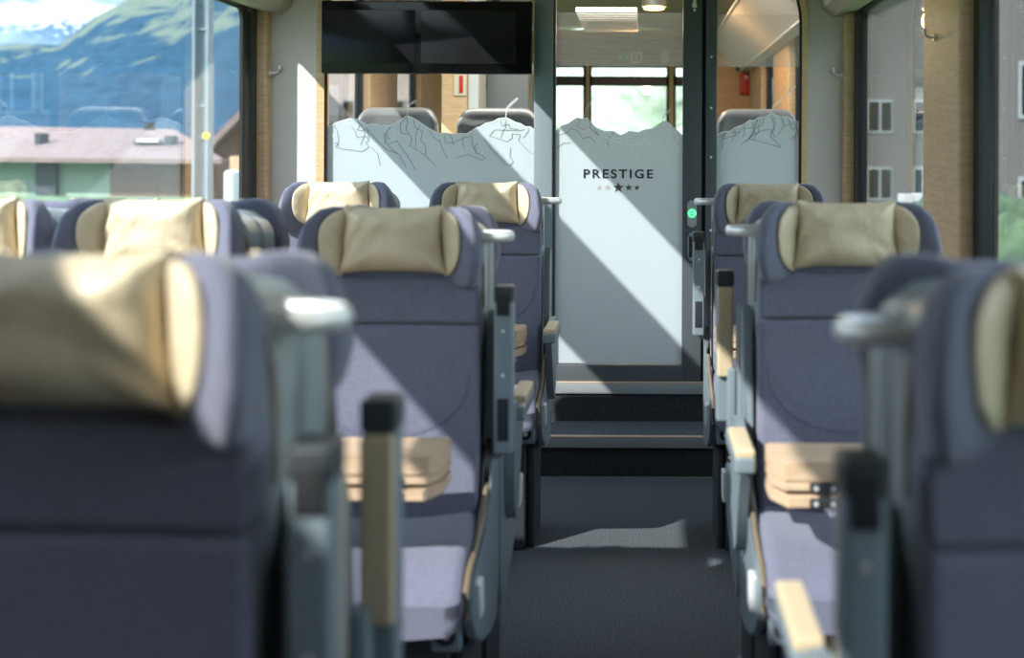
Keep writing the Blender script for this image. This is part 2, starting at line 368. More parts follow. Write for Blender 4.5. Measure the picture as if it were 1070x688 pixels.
def etched(parent, ridge, polys_dark, polys_light, x0, x1, n, rseed, light=False):
    rnd = random.Random(rseed); bd, bl = BM(), BM()
    for p in polys_dark: ribbon(bd, p, 0.0024)
    for p in polys_light: ribbon(bl, p, 0.0038)
    for i in range(n):
        x = x0 + (x1 - x0) * (i + rnd.random()) / n; y = interp(ridge, x) + rnd.uniform(0, 3); pts = [(x, y)]
        dx = rnd.choice((-1, 1))
        for k in range(rnd.randint(4, 8)):
            x += dx * rnd.uniform(-0.8, 2.6); y += rnd.uniform(1.0, 4.2)
            if rnd.random() < 0.25: dx = -dx
            x = min(x1, max(x0, x)); pts.append((x, y))
        ribbon(bl if light and rnd.random() < .6 else bd, pts, 0.0021)
    ribbon(bl, ridge, 0.004)
    link('etched_lines', bd, 'ink', parent, smooth=False); link('etched_outline', bl, 'inkw', parent, smooth=False)
def summit(bm, stem, a, b, n):
    if stem: ribbon(bm, [stem, a], 0.0028)
    dx, dy = b[0] - a[0], b[1] - a[1]; l = math.hypot(dx, dy); ux, uy = dx / l, dy / l; vx, vy = uy, -ux
    rnd = random.Random(n)
    for i in range(n):
        t = l * (i + 0.3) / n; px, py = a[0] + ux * t, a[1] + uy * t; h = rnd.choice((1.9, 2.3, 2.8))
        ribbon(bm, [(px - vx * h / 2, py - vy * h / 2), (px + vx * h / 2, py + vy * h / 2)], 0.0034)
        if rnd.random() < .6: ribbon(bm, [(px + vx * h / 2, py + vy * h / 2), (px + vx * h / 2 + ux, py + vy * h / 2 + uy)], 0.0026)
# left glass
def glass_pane(name, x0, x1, y0, y1):
    bm = BM(); box(bm, PX(x0), PX(x1), YP - 0.008, YP + 0.004, PZ(y1), PZ(y0)); return link(name, bm, 'pglass', smooth=False, kind='structure')
gl = glass_pane('window_6', 341, 558.5, -58, 385)
film('frosted_film', RIDGE_L, 341, 558.3, 384, gl)
dl = [crop(330, 90, 4.458, p) for p in [
    [(90, 270), (110, 275), (95, 290), (130, 300), (180, 305), (215, 312), (250, 290), (235, 270), (250, 255), (235, 240), (195, 245), (185, 215), (170, 195)],
    [(195, 170), (210, 185), (195, 210), (220, 215), (240, 200), (250, 250)], [(240, 205), (290, 260), (330, 300), (395, 325), (400, 345), (425, 385)],
    [(260, 290), (290, 320), (303, 375)], [(318, 222), (325, 260), (345, 290), (385, 320)], [(340, 275), (380, 260), (400, 290), (430, 330), (468, 398)],
    [(425, 150), (430, 180), (420, 200), (450, 250), (440, 285), (470, 300), (515, 330), (560, 375)], [(425, 145), (395, 185), (400, 225), (435, 230)],
    [(455, 160), (465, 200), (500, 215), (490, 260), (510, 275), (515, 325)], [(530, 210), (555, 250), (580, 260), (590, 295), (615, 340)],
    [(655, 338), (710, 322), (780, 350), (790, 335), (750, 315), (740, 290), (755, 270)], [(785, 250), (820, 300), (880, 360), (905, 375), (922, 355), (905, 330), (910, 290)],
    [(810, 235), (835, 207), (950, 210), (975, 205)], [(810, 235), (890, 262), (915, 245), (915, 225), (955, 230), (945, 255), (975, 290), (1010, 320)],
    [(600, 235), (605, 270), (650, 265), (690, 245), (720, 240)], [(860, 165), (870, 190), (900, 180), (905, 200), (945, 205)]]]
etched(gl, RIDGE_L, dl, [crop(330, 90, 4.458, [(30, 275), (60, 240), (80, 230), (90, 250)]), crop(330, 90, 4.458, [(150, 165), (140, 175), (155, 180)])], 345, 555, 10, 3)
bm = BM(); summit(bm, (528.6, 123.5), (529.6, 114), (541.5, 103), 9); summit(bm, (425.5, 121), (426.5, 112), (436, 106), 6)
link('summit_names', bm, 'inkw', gl, smooth=False)
# right glass
gr = glass_pane('window_7', 748.5, 838, -58, 385)
film('frosted_film', RIDGE_R, 748.7, 838, 384, gr)
dr = [crop(560, 0, 3.277, p) for p in [[(625, 470), (650, 455), (640, 475), (690, 460), (700, 440), (740, 435), (760, 405)], [(720, 485), (750, 440), (775, 425), (780, 400)],
    [(700, 495), (760, 450), (800, 440), (820, 470)], [(805, 392), (815, 430), (800, 465), (830, 490), (838, 505)], [(835, 397), (850, 430), (880, 420), (900, 455), (870, 475)],
    [(860, 402), (875, 440), (905, 435)], [(740, 415), (745, 450), (730, 475), (790, 490), (838, 503)], [(680, 440), (672, 455), (700, 452)]]]
etched(gr, RIDGE_R, dr, [], 750, 834, 8, 5)
bm = BM(); summit(bm, (805, 119), (807, 112), (818, 101), 9); summit(bm, None, (822, 98), (831, 89), 8)
link('summit_names', bm, 'inkw', gr, smooth=False)
link('pale_band', box(BM(), PX(748.7), PX(836), YP - 0.012, YP - 0.0105, PZ(69.5), PZ(15)), 'band', gr, smooth=False)
# black ceiling display in front of left glass
dp = empty('passenger_display', (PX(450), YP - 0.10, PZ(42)), 'wide black twin-screen display across the top of the left glass partition', 'screen')
def loc(o, *a): return [v - q for v, q in zip(a, o.location)]
cx_, cy_, cz_ = dp.location
bm = BM(); bbox(bm, PX(342) - cx_, PX(557.5) - cx_, -0.03, 0.05, PZ(79.5) - cz_, PZ(5) - cz_, 0.006); link('casing', bm, 'screen', dp)
for a, b in ((343, 438), (444, 541)):
    bm = BM(); bbox(bm, PX(a) - cx_, PX(b) - cx_, -0.034, -0.028, PZ(69.5) - cz_, PZ(14.5) - cz_, 0.002); link('screen_panel', bm, 'panel', dp)
for a in (380, 520): link('hanger', bbox(BM(), PX(a) - cx_ - .02, PX(a) - cx_ + .02, 0.0, 0.04, PZ(5) - cz_, PZ(-58) - cz_, 0.004), 'metal', dp)
# door
door = bpy.data.objects.new('door_1', None); COL.objects.link(door); door['kind'] = 'structure'; door.location = (0, 0, 0)
YD = YP + 0.0
def dbox(name, x0, x1, y0, y1, mat, ya=-0.03, yb=0.03, r=0.004): return link(name, bbox(BM(), PX(x0), PX(x1), YD + ya, YD + yb, PZ(y1), PZ(y0), r), mat, door)
fb = BM()
for (x0, x1, y0, y1) in ((713.2, 733, -58, 398.3), (577.8, 713.2, 381, 398.3), (577.6, 580.6, -58, 381), (577.8, 733, -62, -52)):
    bbox(fb, PX(x0), PX(x1), YD - 0.03, YD + 0.03, PZ(y1), PZ(y0), 0.002)
link('door_frame', fb, 'metal', door)
bm = BM(); box(bm, PX(580.6), PX(713.2), YD - 0.008, YD + 0.004, PZ(381), PZ(-52)); dg = link('door_pane', bm, 'pglass', door, smooth=False)
film('frosted_film', RIDGE_D, 581, 713, 379.5, door)
dd = [crop(560, 0, 3.277, p) for p in [[(70, 510), (95, 492), (120, 490)], [(75, 465), (110, 455), (120, 440), (145, 450), (160, 475), (185, 470), (205, 490)], [(150, 410), (140, 435), (165, 445), (180, 430)], [(180, 410), (190, 445), (215, 465), (200, 440)]]]
dw = [crop(560, 0, 3.277, p) for p in [[(232, 455), (245, 475), (290, 490), (320, 515), (350, 538)], [(245, 452), (270, 475), (330, 470), (345, 490), (375, 480), (350, 455)], [(320, 500), (345, 492), (395, 495), (430, 515), (450, 490), (440, 455), (460, 430)],
    [(440, 418), (425, 450), (400, 460), (385, 450), (395, 480), (430, 490)], [(450, 490), (475, 510), (495, 530)], [(465, 440), (485, 470), (470, 490), (495, 520)]]]
etched(door, RIDGE_D, dd, dw, 583, 711, 8, 9, True)
bm = BM(); summit(bm, (611, 122), (612, 115), (622, 102), 8); summit(bm, (692, 128), (693, 122), (701, 114), 6)
link('summit_names', bm, 'inkw', door, smooth=False)
link('pale_band', box(BM(), PX(581), PX(713), YD - 0.012, YD - 0.0105, PZ(69.5), PZ(13.5)), 'band', door, smooth=False)
link('door_gap', bbox(BM(), PX(732.6), PX(737.4), YD - 0.01, YD + 0.03, Z2, PZ(-60), 0.001), 'black', door)
# lettering
def text_mesh(name, s, size, loc_, mat, parent, bold=0.0, spacing=1.0, rot=(math.radians(90), 0, 0), align='LEFT', width=None):
    cu = bpy.data.curves.new(name, 'FONT'); cu.body = s; cu.size = size; cu.extrude = 0.0006; cu.offset = bold; cu.space_character = spacing; cu.align_x = align
    t = bpy.data.objects.new(name, cu); COL.objects.link(t)
    dg_ = bpy.context.evaluated_depsgraph_get(); me = bpy.data.meshes.new_from_object(t.evaluated_get(dg_)); COL.objects.unlink(t); bpy.data.objects.remove(t)
    if width:
        xs = [v.co.x for v in me.vertices]; k = width / (max(xs) - min(xs)); x0 = min(xs)
        for v in me.vertices: v.co.x = (v.co.x - x0) * k
    me.materials.append(M[mat]); o = bpy.data.objects.new(name, me); COL.objects.link(o); o.location = loc_; o.rotation_euler = rot
    if parent: o.parent = parent
    return o
text_mesh('door_lettering', 'PRESTIGE', (185.8 - 176.8) * 0.005 / 0.70, (PX(610), YD - 0.014, PZ(186.2)), 'letter', door, bold=0.0014, spacing=1.28, width=PX(682.5) - PX(610))
def star(bm, x, y, R):
    pts = []
    for k in range(10):
        r = R if k % 2 == 0 else R * 0.42; a = math.radians(90 + 36 * k); pts.append((PX(x) + r * math.cos(a), PZ(y) + r * math.sin(a)))
    prism(bm, pts, 'y', YD - 0.0145, YD - 0.0125)
for i, (x, r, mm) in enumerate(((626.5, 2.9, 'starl'), (635, 3.5, 'starl'), (646.3, 6.0, 'stard'), (657.2, 4.1, 'stard'), (665.7, 3.3, 'stard'))):
    bm = BM(); star(bm, x, 196.2, r * 0.005); link('door_star', bm, mm, door, smooth=False)
# push button plate, light ring, pull recess, latch
bm = BM(); h = 0.5 * (PZ(209) - PZ(237)); rbox(bm, (PX(723), YD - 0.036, (PZ(209) + PZ(237)) / 2), (0.025, 0.010, h), 0.0245 if False else 0.0095, 3, 2)
pl = BM(); pts = []
for k in range(24):
    a = 2 * math.pi * k / 24; pts.append((PX(723) + 0.025 * math.cos(a), (PZ(223) + (h - 0.025) * (1 if math.sin(a) > 0 else -1)) + 0.025 * math.sin(a)))
bm.free(); prism(pl, pts, 'y', YD - 0.042, YD - 0.03); link('button_plate', pl, 'alu', door)
bm = BM(); tube(bm, [(PX(723) + 0.0175 * math.cos(t * math.pi / 12), YD - 0.043, PZ(222.5) + 0.0175 * math.sin(t * math.pi / 12)) for t in range(24)], 0.0055, 0.0055, 8, True)
link('button_light', bm, 'green', door)
bm = BM(); bbox(bm, PX(723) - 0.011, PX(723) + 0.011, YD - 0.045, YD - 0.041, PZ(222.5) - 0.004, PZ(222.5) + 0.004, 0.001); link('button_symbol', bm, 'green', door)
bm = BM()
for (x0, x1, y0, y1) in ((718.3, 720, 243, 272), (726, 727.6, 243, 272), (718.3, 727.6, 243, 246.5), (718.3, 727.6, 268.5, 272)): bbox(bm, PX(x0), PX(x1), YD - 0.036, YD - 0.029, PZ(y1), PZ(y0), 0.001)
link('pull_recess_rim', bm, 'shell', door)
link('pull_recess', bbox(BM(), PX(720), PX(726), YD - 0.032, YD - 0.028, PZ(268.5), PZ(246.5), 0.001), 'black', door)
bm = BM()
for yy, rr in ((2, 0.008), (6, 0.013), (11, 0.007)): rbox(bm, (PX(724.8), YD - 0.033, PZ(yy)), (rr, 0.006, rr), rr * .45, 2, 1)
link('door_latch', bm, 'chrome', door)

# ================================================================== SEATS
YW = lambda x: -0.035 - 0.105 * S01((abs(x) - 0.135) / 0.09)
CACHE = {}
def cached(key, fn):
    if key not in CACHE:
        bm = BM(); fn(bm); me = bpy.data.meshes.new(key[0]); bmesh.ops.recalc_face_normals(bm, faces=bm.faces); bm.to_mesh(me); bm.free()
        me.polygons.foreach_set('use_smooth', [True] * len(me.polygons)); me.set_sharp_from_angle(angle=math.radians(45)); CACHE[key] = me
    return CACHE[key]
def part(key, fn, mat, parent, name=None):
    me = cached(key, fn)
    if not me.materials: me.materials.append(M[mat])
    o = bpy.data.objects.new(name or key[0], me); COL.objects.link(o); o.parent = parent; return o
TOPZ = 1.475
def d_head(x, y, z):
    a = abs(x); w = S01((a - 0.125) / 0.11)
    t = (z - 1.27) / (TOPZ - 1.27)                       # 0 bottom 1 top
    z2 = z - 0.016 * w * max(0, t) * 1.0 - 0.055 * max(0, (a - 0.19) / 0.046) ** 2 * max(0, t)
    z2 -= 0.014 * (1 - S01((a - 0.115) / 0.05)) * max(0, t)
    x2 = x * (1 - 0.055 * (1 - max(0, min(1, t * 2.2))) - 0.02 * max(0, t))
    # wings come forward, flaring most at mid height
    y2 = y - 0.105 * w * (0.65 + 0.35 * math.sin(math.pi * min(1, max(0, t * 0.9 + 0.1)))) if y < -0.008 else y - 0.050 * w
    return (x2, y2, z2)
def f_head(bm): rbox(bm, (0, -0.008, 1.367), (0.238, 0.030, 0.106), 0.022, 4, 18, d_head)
def f_pillow(bm):
    def d(x, y, z):
        u, v = x / 0.132, (z - 1.380) / 0.084
        px = x * (0.985 - 0.055 * v + 0.05 * v * v) * (1 - 0.045 * (1 - v * v) * abs(u) ** 3)
        pz = z + 0.010 * (abs(u) ** 3 - 0.5) * v
        th = 1 - 0.75 * max(abs(u), abs(v)) ** 4
        wr = noise.noise(Vector((x * 17 + 3, z * 13, 1.7))) * 0.009 + noise.noise(Vector((x * 30 + z * 25 * (1 if x > 0 else -1), (x - z) * 8, 5))) * 0.012 * abs(u) ** 1.5
        return (px, -0.045 + (y + 0.045) * th - (wr if y < -0.05 else 0), pz + 0.003)
    rbox(bm, (0, -0.062, 1.380), (0.132, 0.040, 0.087), 0.012, 3, 26, d)
def f_bolster(s):
    def f(bm):
        n, m = 16, 12; G = []
        for i in range(n + 1):
            v = -1 + 2 * i / n; row = []
            vv = (v - 0.3) / (1.3 if v < 0.3 else 0.7); wid = 0.058 * max(0.0, 1 - abs(vv) ** 2.2) ** 0.55
            for j in range(m + 1):
                u = j / m; x = 0.126 - 0.009 * v + wid * u
                bul = 0.020 * math.sin(math.pi * u) ** 0.6 * max(0, 1 - abs(v) ** 6)
                y = -0.042 - 0.105 * S01((x - 0.125) / 0.11) - bul - 0.004
                row.append(bm.verts.new((s * x, y, 1.376 + 0.090 * v)))
            G.append(row)
        B = [[bm.verts.new((v.co.x, v.co.y * 0 - 0.042 - 0.105 * S01((abs(v.co.x) - 0.125) / 0.11) + 0.02, v.co.z)) for v in r] for r in G]
        for A_, fl in ((G, 1), (B, 0)):
            for i in range(n):
                for j in range(m): bm.faces.new([A_[i][j], A_[i + 1][j], A_[i + 1][j + 1], A_[i][j + 1]])
        for i in range(n):
            bm.faces.new([G[i][0], G[i + 1][0], B[i + 1][0], B[i][0]]); bm.faces.new([G[i][m], G[i + 1][m], B[i + 1][m], B[i][m]])
        for j in range(m):
            bm.faces.new([G[0][j], G[0][j + 1], B[0][j + 1], B[0][j]]); bm.faces.new([G[n][j], G[n][j + 1], B[n][j + 1], B[n][j]])
        bmesh.ops.remove_doubles(bm, verts=bm.verts, dist=1e-5)
    return f
def recl(z): return -(TOPZ - z) * 0.085
def d_up(x, y, z):
    return (x, y + recl(z) + (0.018 * (1 - (x / 0.225) ** 2) if y < 0 else 0) , z)
def f_upper(bm): rbox(bm, (0, -0.004, 1.222), (0.226, 0.052, 0.057), 0.014, 4, 14, d_up)
def d_low(x, y, z):
    b = math.exp(-((z - 0.92) / 0.16) ** 2) * 0.022
    return (x * (1 + 0.05 * (1.16 - z)), y + recl(z) + (0.020 * (1 - (x / 0.225) ** 2) - b * (1 - (x / 0.24) ** 2) if y < 0 else 0), z)
def f_lower(bm): rbox(bm, (0, -0.004, 0.90), (0.226, 0.052, 0.262), 0.016, 4, 16, d_low)
def front_low(x, z):
    X, Y, Z = d_low(x, -0.056, z); return (X, Y - 0.0004, Z)
def f_seam(bm):
    pts = []
    for k in range(33):
        a = math.pi * k / 32; x = 0.205 * math.cos(a); z = 1.04 - 0.16 * math.sin(a) ** 0.9 if 0 < k < 32 else 1.04
        pts.append(front_low(x, z))
    tube(bm, pts, 0.0016, 0.0016, 5)
def d_seat(x, y, z):
    t = (y + 0.02) / -0.48                                # 0 rear 1 front
    top = z > 0.60
    dz = (0.034 * (x / 0.24) ** 2 - 0.018) * (1 - 0.5 * t) if top else 0
    dz += (0.015 * math.sin(math.pi * t) if top else 0) + 0.035 * (1 - t) * (1 if top else 0.3)
    dz -= 0.075 * max(0, (t - 0.62) / 0.38) ** 2 * (1 if top else 0.1)
    return (x * (1.0 + 0.06 * t), y, z + dz)
def f_seat(bm): rbox(bm, (0, -0.262, 0.592), (0.232, 0.246, 0.058), 0.034, 5, 14, d_seat)
def f_pan(bm):
    rbox(bm, (0, -0.23, 0.515), (0.205, 0.20, 0.02), 0.01, 2, 2, lambda x, y, z: (x, y, z + 0.02 * (-(y) * 1)))
def f_shell(bm):
    def d(x, y, z):
        t = S01((z - 1.30) / 0.16); a = abs(x)
        z2 = z - 0.05 * max(0, (a - 0.15) / 0.075) ** 2 * t
        return (x, y + (recl(z) * 0.6 if z < 1.2 else recl(1.2) * 0.6 * (1 - S01((z - 1.2) / 0.2))), z2)
    rbox(bm, (0, 0.058, 0.945), (0.230, 0.060, 0.493), 0.022, 4, 12, d)
def f_rim(bm):     # fabric-covered rim round the top of the back shell
    pts = []
    for k in range(25):
        a = math.pi * k / 24; cx, sz = math.cos(a), math.sin(a)
        x = 0.229 * (abs(cx) ** 0.4) * (1 if cx > 0 else -1); z = 1.20 + 0.230 * sz ** 0.4
        pts.append((x, 0.004, z))
    tube(bm, pts, 0.005, 0.005, 6)
def f_side(s):
    def f(bm):
        pts = [(0.10, 1.17), (0.035, 1.19), (-0.01, 1.12), (-0.035, 0.86), (-0.09, 0.72), (-0.22, 0.655), (-0.40, 0.625), (-0.445, 0.59), (-0.44, 0.54),
               (-0.37, 0.47), (-0.22, 0.40), (-0.05, 0.36), (0.07, 0.36), (0.11, 0.45)]
        prism(bm, pts, 'x', s * 0.2385, s * 0.262)
        bmesh.ops.bevel(bm, geom=[e for e in bm.edges], offset=0.004, segments=2, affect='EDGES')
    return f
def f_strip(s):
    def f(bm):
        pts = [(-0.05, 0.86), (-0.075, 0.75), (-0.13, 0.70), (-0.24, 0.662), (-0.40, 0.632), (-0.452, 0.60), (-0.448, 0.54)]
        tube(bm, [(s * 0.250, a - 0.004, b + 0.004) for a, b in pts], 0.007, 0.005, 8)
    return f
def f_base(bm):
    bbox(bm, -0.19, 0.19, -0.30, 0.095, 0.0, 0.50, 0.01)
def f_foot(s):
    return lambda bm: (bbox(bm, s * 0.193, s * 0.222, -0.26, 0.06, 0.0, 0.40, 0.006))
def f_handle(s):
    def f(bm):
        pts = [(s * (0.208 + 0.093 * max(0, math.sin(a)) ** 0.75), 0.035 - 0.056 * math.cos(a), 1.388) for a in [math.pi * k / 16 for k in range(17)]]
        tube(bm, pts, 0.008, 0.0135, 12)
    return f
def f_arm_up(s):
    def f(bm):
        rbox(bm, (s * 0.292, -0.055, 1.045), (0.024, 0.030, 0.215), 0.008, 3, 2)
        rbox(bm, (s * 0.275, -0.015, 0.90), (0.012, 0.035, 0.09), 0.006, 2, 2)
    return f
def f_cap(s): return lambda bm: rbox(bm, (s * 0.292, -0.052, 1.243), (0.0255, 0.034, 0.022), 0.008, 3, 1)
def f_recess(s):
    def f(bm):
        bbox(bm, s * 0.292 - 0.015, s * 0.292 + 0.015, -0.0870, -0.0830, 0.865, 0.975, 0.002)
    return f
def f_recess2(s): return lambda bm: bbox(bm, s * 0.292 - 0.017, s * 0.292 + 0.017, -0.0890, -0.0850, 1.190, 1.245, 0.002)
def f_screws(s, z):
    def f(bm):
        cyl(bm, (s * 0.292, -0.0855, z), 'y', 0.005, 0.003, 10)
    return f
def f_pad_up(s): return lambda bm: rbox(bm, (s * 0.292, -0.019, 1.09), (0.023, 0.012, 0.128), 0.007, 3, 3)
def f_arm_dn(s):
    def f(bm):
        rbox(bm, (s * 0.288, -0.225, 0.862), (0.025, 0.165, 0.020), 0.008, 3, 2)
        pts = [(-0.06, 0.90), (-0.30, 0.858), (-0.26, 0.80), (-0.20, 0.72), (-0.14, 0.60), (-0.06, 0.56), (0.0, 0.62), (0.02, 0.80), (0.0, 0.9)]
        prism(bm, pts, 'x', s * 0.264, s * 0.290)
        bmesh.ops.recalc_face_normals(bm, faces=bm.faces)
    return f
def f_pad_dn(s): return lambda bm: rbox(bm, (s * 0.288, -0.262, 0.888), (0.0235, 0.125, 0.012), 0.008, 3, 3)
def f_lever(s): return lambda bm: rbox(bm, (s * 0.268, -0.36, 0.560), (0.009, 0.030, 0.045), 0.006, 3, 1, lambda x, y, z: (x, y - (z - 0.56) * 0.25, z))
def f_socketp(s): return lambda bm: bbox(bm, s * 0.165, s * 0.235, -0.425, -0.39, 0.455, 0.535, 0.006)
def f_socket(s):
    def f(bm):
        cyl(bm, (s * 0.2, -0.4265, 0.495), 'y', 0.024, 0.006, 20)
    return f
def f_socketpin(s):
    return lambda bm: cyl(bm, (s * 0.2, -0.4305, 0.495), 'y', 0.009, 0.003, 12)
def seat(x, y, aisle, arm, label, group=None, rz=0.0, dz=0.0, handle=True, name='train_seat', panels=(-1, 1), sxx=1.0):
    """aisle = +1/-1: world side on which the aisle lies"""
    s = aisle if rz == 0 else -aisle
    t = empty(name, (x, y, 0), label, 'seat', group, rz)
    if dz: t.location.z = dz
    t.scale.x = sxx
    part(('headrest',), f_head, 'fabric', t); pw_ = part(('pillow',), f_pillow, 'leather', t); pw_.location.z = -0.016 if rz else 0.0
    part(('bolster', -1), f_bolster(-1), 'leather', t); part(('bolster', 1), f_bolster(1), 'leather', t)
    part(('upper_backrest',), f_upper, 'fabric', t)
    lb = part(('backrest',), f_lower, 'fabric', t); part(('backrest_seam',), f_seam, 'stitch', lb)
    part(('seat_cushion',), f_seat, 'fabric', t); part(('seat_pan',), f_pan, 'dark', t)
    bs = part(('back_shell',), f_shell, 'shell2', t); part(('shell_piping',), f_rim, 'bronze', bs)
    for q in panels:
        sp = part(('side_panel', q), f_side(q), 'shell', t); part(('side_strip', q), f_strip(q), 'bronze', sp)
        part(('foot', q), f_foot(q), 'dark', t)
    part(('pedestal',), f_base, 'dark', t)
    if handle: part(('grab_handle', s), f_handle(s), 'chrome', t)
    if arm == 'up':
        a = part(('armrest_up', s), f_arm_up(s), 'shell', t, 'armrest')
        part(('arm_cap', s), f_cap(s), 'dark', a); part(('arm_recess', s), f_recess(s), 'black', a); part(('arm_recess', s, 2), f_recess2(s), 'black', a)
        part(('screw', s, 1), f_screws(s, 1.15), 'chrome', a); part(('screw', s, 2), f_screws(s, 1.035), 'chrome', a); part(('arm_pad_up', s), f_pad_up(s), 'pad', a, 'arm_pad')
    elif arm == 'down':
        a = part(('armrest_down', s), f_arm_dn(s), 'shell', t, 'armrest'); part(('arm_pad_down', s), f_pad_dn(s), 'pad', a, 'arm_pad')
    part(('release_lever', s), f_lever(s), 'white', t)
    sk = part(('socket_plate', s), f_socketp(s), 'shell', t); part(('power_socket', s), f_socket(s), 'black', sk); part(('socket_pin', s), f_socketpin(s), 'chrome', sk)
    return t
R1, R2, R3 = 1.42, 3.30, 5.28
XA, XW, XS, XO = -0.647, -1.270, 0.535, -1.736
TW = 0.245
G1, G2 = 'seats facing the viewer', 'seats standing back to back behind the facing seats'
PI = math.pi
seat(XA, R1, 1, 'up', 'large blurred blue-grey seat with cream pillow filling the lower left foreground', G1, dz=0.013)
seat(XS, R1, -1, 'up', 'blurred blue-grey seat cut off by the right edge in the foreground', G1)
seat(XA, R2, 1, 'up', 'half-sunlit middle-row seat left of the aisle, grey armrest folded up', G1, dz=-0.018)
seat(XW, R2, 1, None, 'seat with bright sunlit cream pillow beside the window in the middle row', G1, handle=False, panels=(1,))
seat(XO, R2, 1, None, 'seat against the window side cut off by the left edge of the picture', G1, handle=False, panels=(), sxx=0.85)
seat(XS, R2, -1, 'down', 'single blue-grey seat right of the aisle in the middle row with lowered armrest', G1)
seat(XA, R3, 1, 'down', 'far aisle seat left of the glass door, armrest lowered', G1)
seat(XW, R3, 1, None, 'far seat in the left corner before the end panel with sunlit pillow', G1, handle=False)
seat(XS, R3, -1, 'up', 'far single seat right of the glass door, partly hidden by the seat before it', G1)
seat(XA, R1 + TW, 1, 'up', 'seat turned away behind the large blurred left seat, tan armrest upright', G2, PI, handle=False, dz=-0.008)
seat(XS, R1 + TW, -1, 'down', 'seat turned away behind the foreground right seat, tan armrest lowered', G2, PI, handle=False, dz=-0.008)
seat(XA, R2 + TW, 1, 'down', 'seat turned away behind the half-sunlit left seat, lowered tan armrest showing', G2, PI, handle=False, dz=-0.026)
seat(XW, R2 + TW, 1, None, 'seat turned away behind the bright-pillowed window seat, showing its curved shell edge', G2, PI, handle=False, dz=-0.008, panels=(-1,))
seat(XO, R2 + TW, 1, None, 'seat turned away behind the seat cut off at the left edge', G2, PI, handle=False, dz=-0.008, panels=(), sxx=0.85)
seat(XS, R2 + TW, -1, 'up', 'seat turned away behind the single middle-row seat on the right, tan armrest upright', G2, PI, handle=False, dz=-0.008)

# ------------------------------------------------------------------ folding tables
def table(xa, xw, y1, aisle, label):
    """xa aisle-side end, xw wall end; y1 = rear edge; folded double leaf"""
    lo, hi = sorted((xa, xw)); cx = (lo + hi) / 2; zt = ZC - 0.69
    t = empty('folding_table', (cx, y1 - 0.095, 0), label, 'table', 'folded wooden tables')
    a, w = xa - cx, xw - cx; s = 1 if a > w else -1; HD = 0.095
    def leaf(bm, z0, z1, inset):
        pts = [(w, -HD), (a - s * inset, -HD), (a, -HD + inset * 2.2), (a, HD - 0.01), (a - s * 0.01, HD), (w, HD)]
        prism(bm, pts, 'z', z0, z1); bmesh.ops.bevel(bm, geom=list(bm.edges), offset=0.003, segments=2, affect='EDGES')
    bm = BM(); leaf(bm, zt - 0.045, zt, 0.026); up = link('upper_leaf', bm, 'wood', t)
    bm = BM(); leaf(bm, zt - 0.066, zt - 0.0465, 0.026); link('middle_leaf', bm, 'wood', t)
    bm = BM(); leaf(bm, zt - 0.104, zt - 0.075, 0.034); link('lower_leaf', bm, 'wood', t)
    for hx in (a - s * 0.115, w + s * 0.2):
        bm = BM(); bbox(bm, hx - 0.032, hx + 0.032, -HD - 0.008, -HD + 0.002, zt - 0.067, zt - 0.046, 0.003); bbox(bm, hx - 0.032, hx + 0.032, -HD - 0.008, -HD + 0.002, zt - 0.102, zt - 0.080, 0.003); bbox(bm, hx - .012, hx + .012, -HD - 0.006, -HD + 0.002, zt - 0.086, zt - 0.060, 0.002)
        h_ = link('hinge', bm, 'black', t)
        for dx in (-0.019, 0.019):
            for dz in (-0.0565, -0.091): link('hinge_screw', cyl(BM(), (hx + dx, -HD - 0.009, zt + dz), 'y', 0.0055, 0.003, 12), 'chrome', h_)
    bm = BM(); bbox(bm, min(w, w + s * 0.016), max(w, w + s * 0.016), -HD - 0.02, -HD + 0.06, 0.0, zt - 0.104, 0.006); link('table_support', bm, 'shell', t)
table(-0.455, XL + 0.002, 3.01, 1, 'folded beech table before the half-sunlit aisle seat on the left')
table(0.297, XR - 0.002, 2.97, -1, 'folded beech table before the middle-row single seat on the right')
table(-0.455, XL + 0.002, 5.0, 1, 'small folded beech table before the far aisle seat left of the door')
table(0.297, XR - 0.002, 5.0, -1, 'folded beech table in the far bay right of the aisle, mostly hidden')

# ------------------------------------------------------------------ coat hooks
def hook(x, y, z, sg, label, sc=1.0):
    t = empty('coat_hook', (x, y, z), label, 'hook', 'coat hooks on the wooden pillars')
    bm = BM(); cyl(bm, (sg * 0.006 * sc, 0, 0), 'x', 0.017 * sc, 0.012 * sc, 16); link('hook_plate', bm, 'chrome', t)
    bm = BM(); tube(bm, [(sg * 0.006, 0, 0), (sg * 0.03 * sc, 0, 0.0), (sg * 0.045 * sc, 0, 0.008 * sc), (sg * 0.052 * sc, 0, 0.026 * sc)], 0.006 * sc, 0.006 * sc, 8)
    rbox(bm, (sg * 0.053 * sc, 0, 0.028 * sc), (0.008 * sc, 0.012 * sc, 0.012 * sc), 0.005 * sc, 2, 1); link('hook_arm', bm, 'chrome', t)
hook(XL + 0.045, 6.45, ZC + 82 * 6.45 / F, 1, 'small silver coat hook on the wood strip left of the end panel')
hook(XR - 0.045, 6.45, ZC + 82 * 6.45 / F, -1, 'small silver coat hook on the wood strip right of the partition')
hook(XR - 0.045, 4.42, ZC + 122 * 4.42 / F, -1, 'larger silver coat hook on the broad wooden pillar at right', 0.75)

